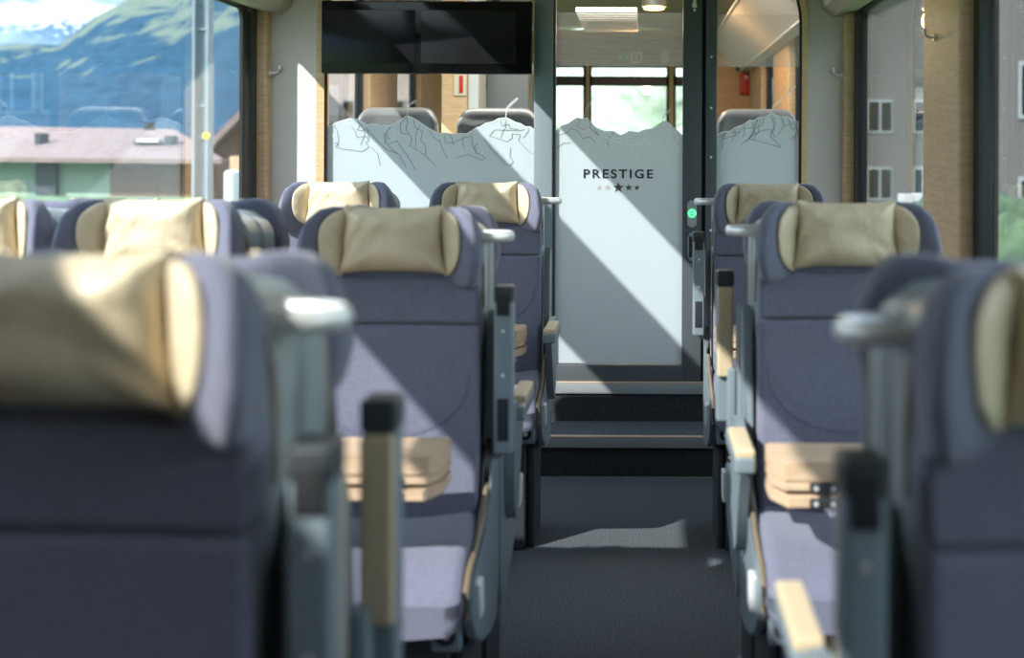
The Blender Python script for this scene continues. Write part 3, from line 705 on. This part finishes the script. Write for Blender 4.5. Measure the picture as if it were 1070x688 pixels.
# ================================================================== NEXT CAR
ZN = Z2
def nz_(z): return ZN + z
NY0, NY1 = 6.56, 14.5
NW = [(6.56, 8.85), (9.85, 10.9), (12.3, 14.0)]
def next_wall(name, X, sgn):
    pill = [(8.85, 9.85), (10.9, 12.3), (14.0, 14.5)]
    w = side_wall(name, X, sgn, pill, NY0, NY1, 'woodpanel', 0.12); return w
next_wall('wall_far_left', XL, -1); next_wall('wall_far_right', XR, 1)
k = 8
for a, b in NW:
    for X, sg in ((XL, -1), (XR, 1)):
        window('window_%d' % k, X, sg, a, b, 0.12, 0.08); k += 1
nc = roof('ceiling_far', [(XL - .05, 2.70), (-1.5, 2.98), (CX, 3.08), (2 * CX + 1.5, 2.98), (XR + .05, 2.70)], 'ceil', 6.56, 14.6)
# sloping roof panels / luggage shelf on right
bm = BM(); prism(bm, [(0.66, 2.66), (0.96, 2.40), (1.035, 2.38), (1.035, 2.70), (0.70, 2.74)], 'y', 7.2, 12.0)
lr = tag(link('luggage_rack', bm, 'wall', auto=25), 'pale overhead luggage rack beyond the right glass panel', 'luggage rack')
link('rack_edge', bbox(BM(), 0.945, 0.965, 7.2, 12.0, 2.385, 2.405, 0.006), 'white', lr)
link('rack_edge', bbox(BM(), 0.652, 0.672, 7.2, 12.0, 2.645, 2.668, 0.006), 'white', lr)
# far end wall with three bright windows
EY = 14.2
def ex(x): return (x - VX) * EY / F
def ez(y): return ZC + (VY - y) * EY / F
ew = BM()
XE0, XE1 = XL, XR
cols = [ex(570), ex(581) , ex(611), ex(617), ex(698), ex(705), ex(716)]
box(ew, XE0, ex(575), EY, EY + .08, ZN, 3.0); box(ew, ex(722), XE1, EY, EY + .08, ZN, 3.0)
box(ew, ex(575), ex(722), EY, EY + .08, ez(69), 3.0); box(ew, ex(575), ex(722), EY, EY + .08, ZN, ez(160))
we = link('wall_far_end', ew, 'woodpanel', smooth=False, kind='structure')
bm = BM()
for a, b in ((574, 580), (609, 612.5), (615.5, 618), (696, 699), (703, 706), (718, 724)): box(bm, ex(a), ex(b), EY - 0.03, EY + 0.03, ez(160), ez(69))
box(bm, ex(575), ex(722), EY - 0.03, EY + 0.03, ez(90), ez(80)); box(bm, ex(575), ex(722), EY - 0.03, EY + 0.03, ez(71), ez(68))
link('far_window_bars', bm, 'rubber', we, smooth=False)
bm = BM()
for a, b in ((612.3, 615.7), (698.8, 703.2)): box(bm, ex(a), ex(b), EY - 0.05, EY + 0.03, ez(160), ez(20))
link('far_wood_post', bm, 'woodpanel', we, smooth=False)
bm = BM(); box(bm, ex(575), ex(722), EY + 0.03, EY + 0.036, ez(160), ez(69)); link('far_pane', bm, 'glass', we, smooth=False)
# slatted bulkhead above the far windows and slatted ceiling nearer
sl = BM()
for i in range(6):
    z = ez(69) + (ez(39) - ez(69)) * i / 6; box(sl, ex(560), ex(735), EY - 0.13, EY - 0.07, z + 0.010, z + (ez(39) - ez(69)) / 6 - 0.010)
tag(link('slatted_panel', sl, 'slat', smooth=False), 'grey slatted panel above the far end window, seen through the door', 'panel')
sg_ = tag(link('exit_sign', bbox(BM(), ex(644), ex(658), EY - 0.15, EY - 0.132, ez(66), ez(56), .002), 'signg'), 'small green exit sign on the slatted panel seen through the door', 'sign')
bm = BM(); bbox(bm, ex(646), ex(650), EY - 0.156, EY - 0.149, ez(62), ez(60), .001); bbox(bm, ex(653), ex(656.5), EY - 0.156, EY - 0.149, ez(62), ez(60), .001); link('sign_arrow', bm, 'white', sg_)
s2_ = tag(link('extinguisher_sign', bbox(BM(), ex(659), ex(670.3), EY - 0.15, EY - 0.132, ez(66.5), ez(55.5), .002), 'signw'), 'cream framed extinguisher sign right of the green sign', 'sign')
link('sign_frame', bbox(BM(), ex(661), ex(668.3), EY - 0.156, EY - 0.149, ez(65), ez(57), .001), pbr('sign_brown', (0.22, 0.10, 0.06), .5), s2_)
link('sign_symbol', bbox(BM(), ex(663.3), ex(666), EY - 0.16, EY - 0.155, ez(64), ez(58.5), .001), 'white', s2_)
tag(link('wall_plate', bbox(BM(), ex(690), ex(697.5), EY - 0.15, EY - 0.132, ez(66.5), ez(55), .002), 'wall'), 'small pale plate on the slatted panel right of the cream sign', 'plate')
# ceiling louvre and warm lamp near door
lv = BM()
for i in range(10): box(lv, PX(585), PX(664), 8.0 + i * 0.14, 8.08 + i * 0.14, 2.50 + i * 0.0, 2.53)
tag(link('ceiling_louvre', lv, 'wall', smooth=False), 'cream slatted ceiling grille beyond the top of the door', 'grille')
sp_ = empty('film_backlight', (CX, 7.6, 2.93), 'added ceiling light of the next car, backlighting the frosted film', 'lamp')  # added light, brightens the partition film from behind
link('backlight_housing', bbox(BM(), -0.9, 0.9, -0.08, 0.08, 0.0, 0.04, .006), 'white', sp_)
sl_ = bpy.data.lights.new('film_backlight_lamp', 'AREA'); sl_.shape = 'RECTANGLE'; sl_.size = 1.8; sl_.size_y = 0.14; sl_.energy = 60; sl_.color = (1, .93, .85)
slo = bpy.data.objects.new('film_backlight_lamp', sl_); COL.objects.link(slo); slo.parent = sp_; slo.location = (0, 0, -0.005)
lm = empty('ceiling_lamp', (0.09, 9.2, 2.70), 'warm glowing ceiling lamp seen at the top of the door glass', 'lamp')
bm = BM(); cyl(bm, (0, 0, 0), 'z', 0.09, 0.05, 24); link('lamp_ring', bm, 'alu', lm)
bm = BM(); cyl(bm, (0, 0, -0.03), 'z', 0.075, 0.02, 24); link('lamp_lens', bm, 'lamp', lm)
pd = bpy.data.lights.new('lamp_light', 'POINT'); pd.energy = 30; pd.color = (1, .62, .3); pd.shadow_soft_size = 0.08
po = bpy.data.objects.new('lamp_light', pd); COL.objects.link(po); po.parent = lm; po.location = (0, 0, -0.12)
# seats of the next car, seen from behind: round-shouldered leather backs
def f_lback(bm):
    def d(x, y, z):
        t = S01((z - 1.2) / 0.25); a = abs(x)
        return (x * (1 + 0.0 * t), y - 0.06 * max(0, (a - 0.12) / 0.12) ** 2 + 0.05 * (1.2 - z) * 0, z - 0.045 * max(0, (a - 0.14) / 0.1) ** 2 * t)
    rbox(bm, (0, 0, 1.02), (0.238, 0.075, 0.44), 0.06, 5, 12, d)
def lseat(x, y, label, cat='seat'):
    t = empty('leather_seat', (x, y, ZN), label, 'seat', 'leather seats in the next car')
    part(('leather_backrest',), f_lback, 'sleather', t, 'backrest'); part(('leather_cushion',), lambda bm: rbox(bm, (0, 0.3, 0.5), (0.235, 0.26, 0.07), 0.04, 3, 3), 'sleather', t, 'seat_cushion')
    part(('leather_base',), lambda bm: bbox(bm, -0.18, 0.18, 0.05, 0.4, 0.0, 0.44, 0.01), 'dark', t, 'pedestal')
    for q in (-1, 1):
        part(('seat_trim', q), (lambda q: lambda bm: tube(bm, [(q * 0.243, -0.03, 0.55), (q * 0.245, -0.045, 1.2), (q * 0.235, -0.04, 1.36)], 0.006, 0.01, 6))(q), 'chrome', t)
lseat((417 - VX) * 7.45 / F, 7.45, 'dark leather seat back beyond the left glass, nearer the window')
lseat((521 - VX) * 7.45 / F, 7.45, 'dark leather seat back beyond the left glass, next to the door post')
lseat((790 - VX) * 7.45 / F, 7.45, 'dark leather seat back beyond the right glass panel')
# wooden screen with red extinguisher notice behind left glass
ws = tag(link('wooden_cabinet', bbox(BM(), (461 - VX) * 8.9 / F, (489 - VX) * 8.9 / F, 8.9, 9.3, ZN, 2.75, .01), 'woodpanel'), 'tall wooden cabinet with framed red notice beyond the left glass', 'cabinet')
link('notice_frame', bbox(BM(), (474.5 - VX) * 8.9 / F, (487 - VX) * 8.9 / F, 8.885, 8.902, ZC + 59 * 8.9 / F, ZC + 85 * 8.9 / F, .002), 'signw', ws)
link('notice_red', bbox(BM(), (480 - VX) * 8.9 / F, (484 - VX) * 8.9 / F, 8.875, 8.888, ZC + 62 * 8.9 / F, ZC + 80 * 8.9 / F, .002), 'red', ws)
link('cabinet_edge', bbox(BM(), (489 - VX) * 8.88 / F, (500 - VX) * 8.88 / F, 8.87, 9.3, ZN, 2.75, .01), 'white', ws)
vd = tag(link('vestibule_wall', bbox(BM(), (500 - VX) * 9.4 / F, (552 - VX) * 9.4 / F, 9.4, 9.8, ZN, 2.75, .02), 'post'), 'blue-grey vestibule wall beyond the left glass beside the door post', 'wall panel')
link('dark_grip', bbox(BM(), (501 - VX) * 9.4 / F, (509 - VX) * 9.4 / F, 9.37, 9.402, ZC + 66 * 9.4 / F, ZC + 95 * 9.4 / F, .01), 'dark', vd)
# right: wooden end wall with red box
rw = tag(link('wooden_end_wall', bbox(BM(), (752 - VX) * 11 / F, (800 - VX) * 11 / F, 12.1, 12.2, ZN, 2.75, .01), 'woodpanel'), 'wooden wall panel deep beyond the right glass', 'wall panel')
for c, x0, x1, y0, y1, nm, lb, ct in (('red', 773, 786, 76, 98, 'fire_box', 'red fire equipment box on the wooden wall beyond the right glass', 'fire box'), ('signb', 769, 782, 60, 73, 'blue_sign', 'small blue sign above the red box beyond the right glass', 'sign')):
    q = tag(link(nm, bbox(BM(), (x0 - VX) * 12 / F, (x1 - VX) * 12 / F, 12.02, 12.09, ZC + (VY - y1) * 12 / F, ZC + (VY - y0) * 12 / F, .01), c), lb, ct)
    if nm == 'fire_box':
        bm = BM(); cyl(bm, ((779.5 - VX) * 12 / F, 12.015, ZC + (VY - 80) * 12 / F), 'y', 0.018, 0.02, 12); link('box_knob', bm, 'white', q)

# ================================================================== OUTSIDE
def opt(x, y, D): return Vector(((x - VX) * D / F, D, ZC + (VY - y) * D / F))
GZ = -1.2
M['grass'] = pbr('meadow_grass', (0.06, 0.13, 0.035), 0.9, col2=(0.12, 0.20, 0.06), scale=(1, 1, 1), nscale=0.6)
bm = BM(); box(bm, -900, 900, -300, 1500, GZ - 0.3, GZ); link('ground', bm, 'grass', smooth=False, kind='structure')
# mountains -----------------------------------------------------------------
def mountain_mat(name, hazy_forest, meadow, rock, snowz, mscale, mthr, seed):
    m = bpy.data.materials.new(name); n = nodes(m)
    out = n.nodes.new('ShaderNodeOutputMaterial'); p = n.nodes.new('ShaderNodeBsdfDiffuse'); n.links.new(p.outputs[0], out.inputs[0])
    t = n.nodes.new('ShaderNodeTexCoord'); 
    a = n.nodes.new('ShaderNodeTexNoise'); a.inputs['Scale'].default_value = mscale; a.inputs['Detail'].default_value = 5; a.noise_dimensions = '4D'; a.inputs['W'].default_value = seed
    mp = n.nodes.new('ShaderNodeMapping'); mp.inputs['Scale'].default_value = (1, 1, 1.8); n.links.new(t.outputs['Object'], mp.inputs[0]); n.links.new(mp.outputs[0], a.inputs['Vector'])
    sp = n.nodes.new('ShaderNodeSeparateXYZ'); n.links.new(t.outputs['Object'], sp.inputs[0])
    # meadow mask rises with height
    mr = n.nodes.new('ShaderNodeMapRange'); mr.inputs['From Min'].default_value = mthr[0]; mr.inputs['From Max'].default_value = mthr[1]; mr.inputs['To Min'].default_value = -0.22; mr.inputs['To Max'].default_value = 0.13
    n.links.new(sp.outputs['Z'], mr.inputs['Value'])
    ad = n.nodes.new('ShaderNodeMath'); ad.operation = 'ADD'; n.links.new(a.outputs['Fac'], ad.inputs[0]); n.links.new(mr.outputs[0], ad.inputs[1])
    r = n.nodes.new('ShaderNodeValToRGB'); r.color_ramp.elements[0].position = 0.50; r.color_ramp.elements[1].position = 0.58
    n.links.new(ad.outputs[0], r.inputs[0])
    b = n.nodes.new('ShaderNodeTexNoise'); b.inputs['Scale'].default_value = mscale * 6; b.inputs['Detail'].default_value = 4; n.links.new(t.outputs['Object'], b.inputs['Vector'])
    fc = n.nodes.new('ShaderNodeMix'); fc.data_type = 'RGBA'; fc.inputs['A'].default_value = (*[c * 0.45 for c in hazy_forest], 1); fc.inputs['B'].default_value = (*[c * 1.6 for c in hazy_forest], 1); n.links.new(b.outputs['Fac'], fc.inputs['Factor'])
    mc = n.nodes.new('ShaderNodeMix'); mc.data_type = 'RGBA'; n.links.new(r.outputs[0], mc.inputs['Factor']); n.links.new(fc.outputs['Result'], mc.inputs['A']); mc.inputs['B'].default_value = (*meadow, 1)
    res = mc.outputs['Result']
    if snowz:
        s_ = n.nodes.new('ShaderNodeMapRange'); s_.inputs['From Min'].default_value = snowz[0]; s_.inputs['From Max'].default_value = snowz[1]; n.links.new(sp.outputs['Z'], s_.inputs['Value'])
        ad2 = n.nodes.new('ShaderNodeMath'); ad2.operation = 'ADD'; n.links.new(s_.outputs[0], ad2.inputs[0]); n.links.new(b.outputs['Fac'], ad2.inputs[1])
        r2 = n.nodes.new('ShaderNodeValToRGB'); r2.color_ramp.elements[0].position = 0.95 ; r2.color_ramp.elements[1].position = 1.0
        sc_ = n.nodes.new('ShaderNodeMath'); sc_.operation = 'MULTIPLY'; sc_.inputs[1].default_value = 0.85; n.links.new(ad2.outputs[0], sc_.inputs[0]); n.links.new(sc_.outputs[0], r2.inputs[0])
        m2 = n.nodes.new('ShaderNodeMix'); m2.data_type = 'RGBA'; n.links.new(r2.outputs[0], m2.inputs['Factor']); n.links.new(res, m2.inputs['A']); m2.inputs['B'].default_value = (0.46, 0.47, 0.50, 1); res = m2.outputs['Result']
    n.links.new(res, p.inputs[0]); return m
def mountain(name, D0, D1, crest, xr, mat, label, rough, seed):
    """slope climbing from distance D0 (at the ground) to a crest at D1; crest(x)=px height along px x (in the photo's directions)"""
    nx, ny = 120, 46; bm = BM(); G = []
    for i in range(nx + 1):
        px = xr[0] + (xr[1] - xr[0]) * i / nx; row = []
        top = opt(px, crest(px), D1)
        for j in range(ny + 1):
            t = j / ny * 1.25
            D = D0 + (D1 - D0) * t; X = (px - VX) * D / F
            h = (top.z - GZ) * (S01(t) * 0.55 + t * 0.45 if t <= 1 else 1 - (t - 1) * 1.6)
            nn = noise.fractal(Vector((X / D1 * 9 + seed, D / D1 * 9, seed)), 1.0, 2.0, 5) * rough * min(1, t * 3)
            row.append(bm.verts.new((X, D, GZ - 1 + h + nn)))
        G.append(row)
    for i in range(nx):
        for j in range(ny): bm.faces.new([G[i][j], G[i + 1][j], G[i + 1][j + 1], G[i][j + 1]])
    o = link(name, bm, mat, auto=180); return tag(o, label, 'mountain')
def cr1(x):
    P = [(-400, 60), (-100, 30), (0, 14), (30, 16), (70, 9), (85, 6), (112, 18), (140, 26), (300, 40), (700, 60)]
    for (a, b), (c, d) in zip(P, P[1:]):
        if a <= x <= c: return b + (d - b) * (x - a) / (c - a)
    return 60
def cr2(x):
    P = [(-900, 20), (-400, 100), (-100, 75), (0, 62), (60, 58), (105, 30), (140, 14), (180, -5), (230, -50), (300, -70), (560, -60), (640, 40), (720, 60), (900, -40), (1500, -50)]
    for (a, b), (c, d) in zip(P, P[1:]):
        if a <= x <= c: return b + (d - b) * (x - a) / (c - a)
    return 60
M['mt1'] = mountain_mat('snowy_mountain', (0.12, 0.19, 0.26), (0.20, 0.27, 0.32), None, (190, 360), 0.010, (150, 350), 2.0)  # bluish tones carry the distance haze in the colour
M['mt2'] = mountain_mat('hazy_forest_mountain', (0.032, 0.075, 0.115), (0.135, 0.175, 0.145), None, None, 0.026, (15, 120), 5.5)  # forest blue is distance haze put into its colour
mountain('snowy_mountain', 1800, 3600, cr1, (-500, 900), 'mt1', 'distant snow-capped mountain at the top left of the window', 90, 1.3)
mountain('wooded_mountain', 260, 1400, cr2, (-900, 1500), 'mt2', 'haze-tinted wooded mountainside with pale meadows beyond the window', 26, 4.1)
# building with wide pinkish roof, behind the left window
D = 32.0
M['roof'] = pbr('pink_tile_roof', (0.19, 0.13, 0.115), 0.8, col2=(0.23, 0.165, 0.145), scale=(1, 1, 1), nscale=3)
M['hall'] = pbr('pale_green_facade', (0.15, 0.26, 0.21), 0.6, col2=(0.26, 0.35, 0.28), scale=(1, 1, 0.2), nscale=1.1)
M['brown'] = pbr('brown_timber', (0.10, 0.045, 0.025), 0.8, col2=(0.17, 0.08, 0.04), scale=(6, 6, 0.5), nscale=4)
bd = empty('station_building', (opt(60, 168, D).x, D, GZ), 'long low building with pinkish roof beyond the left window', 'building')
bx, by, bz = bd.location
def bl(p): return (p.x - bx, p.y - by, p.z - bz)
bm = BM()
E0, E1, T1, T0 = opt(-260, 166, D), opt(232, 168.5, D), opt(182, 137, D + 5), opt(-260, 132, D + 5)
v = [bm.verts.new(bl(p)) for p in (E0, E1, T1, T0)]; lo_ = [bm.verts.new((bl(p)[0], bl(p)[1], bl(p)[2] - 0.12)) for p in (E0, E1, T1, T0)]
B1 = opt(232, 168, D + 10 * 0 + 9); B1.z = E1.z; B0 = opt(-260, 168, D + 9); B0.z = E0.z
bm.faces.new(v); bm.faces.new(lo_[::-1])
for i in range(4): bm.faces.new([v[i], v[(i + 1) % 4], lo_[(i + 1) % 4], lo_[i]])
w1, w0 = bm.verts.new(bl(B1)), bm.verts.new(bl(B0)); bm.faces.new([v[2], v[1], w1]); bm.faces.new([v[3], v[2], w1, w0])
link('roof', bm, 'roof', bd, smooth=False)
def obox(x0, x1, y0, y1, D_, d=0.3):
    a, b = opt(x0, y1, D_), opt(x1, y0, D_); bm = BM(); box(bm, a.x - bx, b.x - bx, D_ - by, D_ - by + d, a.z - bz, b.z - bz); return bm
link('wall', obox(-260, 115, 169, 208, D + .8, 4), 'hall', bd, smooth=False); link('timber_wall', obox(115, 226, 169, 208, D + .8, 4), 'brown', bd, smooth=False)
link('dark_doorway', obox(37, 58, 169, 207, D + .6, .25), 'dark', bd, smooth=False)
for a, b, c, d in ((36, 42, 142, 160), (150, 155, 130, 138), (172, 179, 144, 158), (140, 144, 148, 155)): link('chimney', obox(a, b, c, d, D + 2.0, .5), 'dark', bd, smooth=False)
p = opt(158, 150, D + 2.2); bm = BM(); box(bm, p.x - bx - .3, p.x - bx + .3, p.y - by - .3, p.y - by + .3, p.z - bz - .02, p.z - bz + .06); link('skylight', bm, 'white', bd, smooth=False)
# brown chalet with gable
D = 42.0
ch = empty('timber_chalet', (opt(280, 160, D).x, D, GZ), 'brown timber chalet gable beside the window frame', 'building')
cx0 = ch.location.x; bm = BM(); pts = [opt(a, b, D) for a, b in ((222, 150), (262, 112), (288, 88), (316, 114))]; pts += [Vector((pts[3].x, D, GZ)), Vector((pts[0].x, D, GZ))]
prism(bm, [(q.x - cx0, q.z - GZ) for q in pts][::-1], 'y', 0, 6); link('gable_wall', bm, 'brown', ch, smooth=False)
bm = BM(); q1, q2, q3 = opt(216, 157, D), opt(288, 84, D), opt(322, 118, D)
prism(bm, [(q1.x - cx0, q1.z - GZ), (q2.x - cx0, q2.z - GZ), (q3.x - cx0, q3.z - GZ), (q3.x - cx0, q3.z - GZ - .3), (q2.x - cx0, q2.z - GZ - .3), (q1.x - cx0, q1.z - GZ - .3)], 'y', -0.5, 6.5); link('chalet_roof', bm, 'roof', ch, smooth=False)
bm = BM(); a, b = opt(240, 180, 30), opt(285, 165, 30); box(bm, a.x, b.x, 30, 31.5, GZ, b.z)
tag(link('garden_shed', bm, pbr('pale_orange_wall', (0.55, 0.33, 0.19), .8, col2=(.62, .42, .26), scale=(4, 4, 1), nscale=3), smooth=False), 'pale orange low shed before the brown chalet', 'shed')
D = 26.0; a, b = opt(238, 200, D), opt(250, 180, D); bm = BM(); rbox(bm, ((a.x + b.x) / 2, D, (GZ + b.z) / 2), ((b.x - a.x) / 2, .3, (b.z - GZ) / 2), .08, 3, 2)
tag(link('white_tank', bm, 'white'), 'narrow white upright tank beside the window frame', 'tank')
# hedge
def foliage(name, c, h, label, mat, seed, n=3):
    bm = BM(); bmesh.ops.create_icosphere(bm, subdivisions=4, radius=1)
    for v_ in bm.verts:
        nn = 1 + 0.28 * noise.noise(v_.co * 3 + Vector((seed, 0, 0))) + 0.16 * noise.noise(v_.co * 9 + Vector((seed, 2, 0)))
        v_.co = Vector((v_.co.x * h[0] * nn + c[0], v_.co.y * h[1] * nn + c[1], v_.co.z * h[2] * nn + c[2]))
    return tag(link(name, bm, mat, auto=180), label, 'bush')
M['leaf_hazy'] = pbr('haze_pale_leaves', (0.34, 0.42, 0.30), 0.85, col2=(0.68, 0.72, 0.60), scale=(1, 1, 1), nscale=1.5)  # far leaves paled, haze and glare put into their colour
M['leaf'] = pbr('hedge_leaves', (0.035, 0.075, 0.035), 0.8, col2=(0.09, 0.15, 0.07), scale=(1, 1, 1), nscale=4)
q = opt(120, 200, 27); foliage('hedge', (q.x, 27, -0.6), (4.2, .7, 1.05), 'dark green hedge in front of the long building', 'leaf', 2)
# catenary mast (two flanges with lattice plates)
D = 13.0; s_ = D / F
ms = empty('catenary_mast', ((211.5 - VX) * s_, D, GZ), 'tall grey steel railway mast crossing the left window', 'mast')
M['mast'] = pbr('mast_paint', (0.15, 0.21, 0.25), 0.6, col2=(0.19, 0.25, 0.29), scale=(1, 1, 1), nscale=3)
hw = 8.5 * s_
bm = BM(); box(bm, -hw, -hw + 0.03, -0.08, 0.08, 0, 7); box(bm, hw - 0.03, hw, -0.08, 0.08, 0, 7); link('flange', bm, 'mast', ms, smooth=False)
bm = BM(); box(bm, -hw + .03, hw - .03, -0.01, 0.01, 0, 7); link('web', bm, pbr('mast_web', (0.10, 0.16, 0.20), .6), ms, smooth=False)
bm = BM()
for yy in (32, 112, 145): z = ZC + (VY - yy) * s_ - GZ; box(bm, -hw, hw, -0.03, 0.0, z - .02, z + .01)
link('batten', bm, 'mast', ms, smooth=False)
bm = BM(); cyl(bm, (hw * .85, -0.09, ZC + (VY - 144) * s_ - GZ), 'y', 0.04, 0.03, 14); link('yellow_marker', bm, pbr('marker_yellow', (0.8, 0.5, 0.03), .5), ms)
# right-hand side: pale houses, bushes, white stacks, fence
M['house'] = pbr('grey_beige_house', (0.115, 0.105, 0.10), 0.8)
M['house2'] = pbr('dark_timber_house', (0.10, 0.085, 0.08), 0.8)
M['house3'] = pbr('salmon_house', (0.42, 0.30, 0.25), 0.8)
def house(px0, px1, D, zt, depth, mat, label, floors=2):
    a = (px0 - VX) * D / F; b = (px1 - VX) * D / F; cx = (a + b) / 2
    t = empty('house', (cx, D, GZ), label, 'house'); w = b - a
    bm = BM(); prism(bm, [(-w / 2, 0), (w / 2, 0), (w / 2, zt - GZ), (0, zt - GZ + w * .22), (-w / 2, zt - GZ)], 'y', 0, depth); link('house_wall', bm, mat, t, smooth=False)
    bm = BM(); h0 = zt - GZ
    for s in (-1, 1): prism(bm, [(0, h0 + w * .22), (s * w * .58, h0 - w * .03), (s * w * .58, h0 - w * .03 + .15), (0, h0 + w * .22 + .18)], 'y', -0.6, depth + .6)
    link('house_roof', bm, 'brown', t, smooth=False)
    for f_ in range(floors):
        for i in range(3):
            x = -w / 2 + w * (i + .5) / 3; z = 1.0 + f_ * 2.6
            if z + 1.4 > h0: continue
            bm = BM(); box(bm, x - .5, x + .5, -0.06, 0.02, z, z + 1.3); wn = link('window', bm, 'alu', t, smooth=False)
            for s in (-.24, .24): bm = BM(); box(bm, x + s - .19, x + s + .19, -0.08, -0.05, z + .1, z + 1.2); link('pane', bm, 'screen', wn, smooth=False)
house(895, 1040, 48, 7.5, 9, 'house', 'grey-beige house outside the far right window')
house(1060, 1220, 28, 7, 9, 'house', 'pale house outside the near right window')
house(830, 900, 90, 9, 9, 'house3', 'salmon house behind the bushes on the right')
M['house4'] = pbr('pale_pink_house', (0.62, 0.48, 0.43), 0.8)
house(310, 430, 50, 5, 8, 'house4', 'pale pink house outside beyond the left glass partition')
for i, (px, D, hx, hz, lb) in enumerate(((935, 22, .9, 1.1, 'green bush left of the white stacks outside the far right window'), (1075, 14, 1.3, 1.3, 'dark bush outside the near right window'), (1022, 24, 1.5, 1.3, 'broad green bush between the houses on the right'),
        (650, 70, 9, 6, 'haze-paled green tree group beyond the end window'), (520, 30, 1.6, 2.6, 'rounded tree left of the end window'))):
    foliage('bush', ((px - VX) * D / F, D, GZ + hz * .6), (hx, hx * .7, hz), lb, 'leaf' if i < 3 else 'leaf_hazy', i * 3.3)
for i, (px, w, h) in enumerate(((948, .40, 1.0), (962, .40, 1.0), (974, .40, 1.55))):
    D = (38, 38.7, 39.4)[i]; w *= 1.0; x = (px - VX) * D / F; t = bm = BM()
    for k_ in range(4 if h < 1.2 else 6): bbox(bm, x - w * .5, x + w * .5, D, D + .5, GZ + k_ * .4, GZ + k_ * .4 + .37, .03)
    tag(link('wrapped_stack', bm, 'white'), ('left', 'middle', 'tall right')[i] + ' stack of white wrapped blocks outside the far right window', 'stack', 'white wrapped stacks')
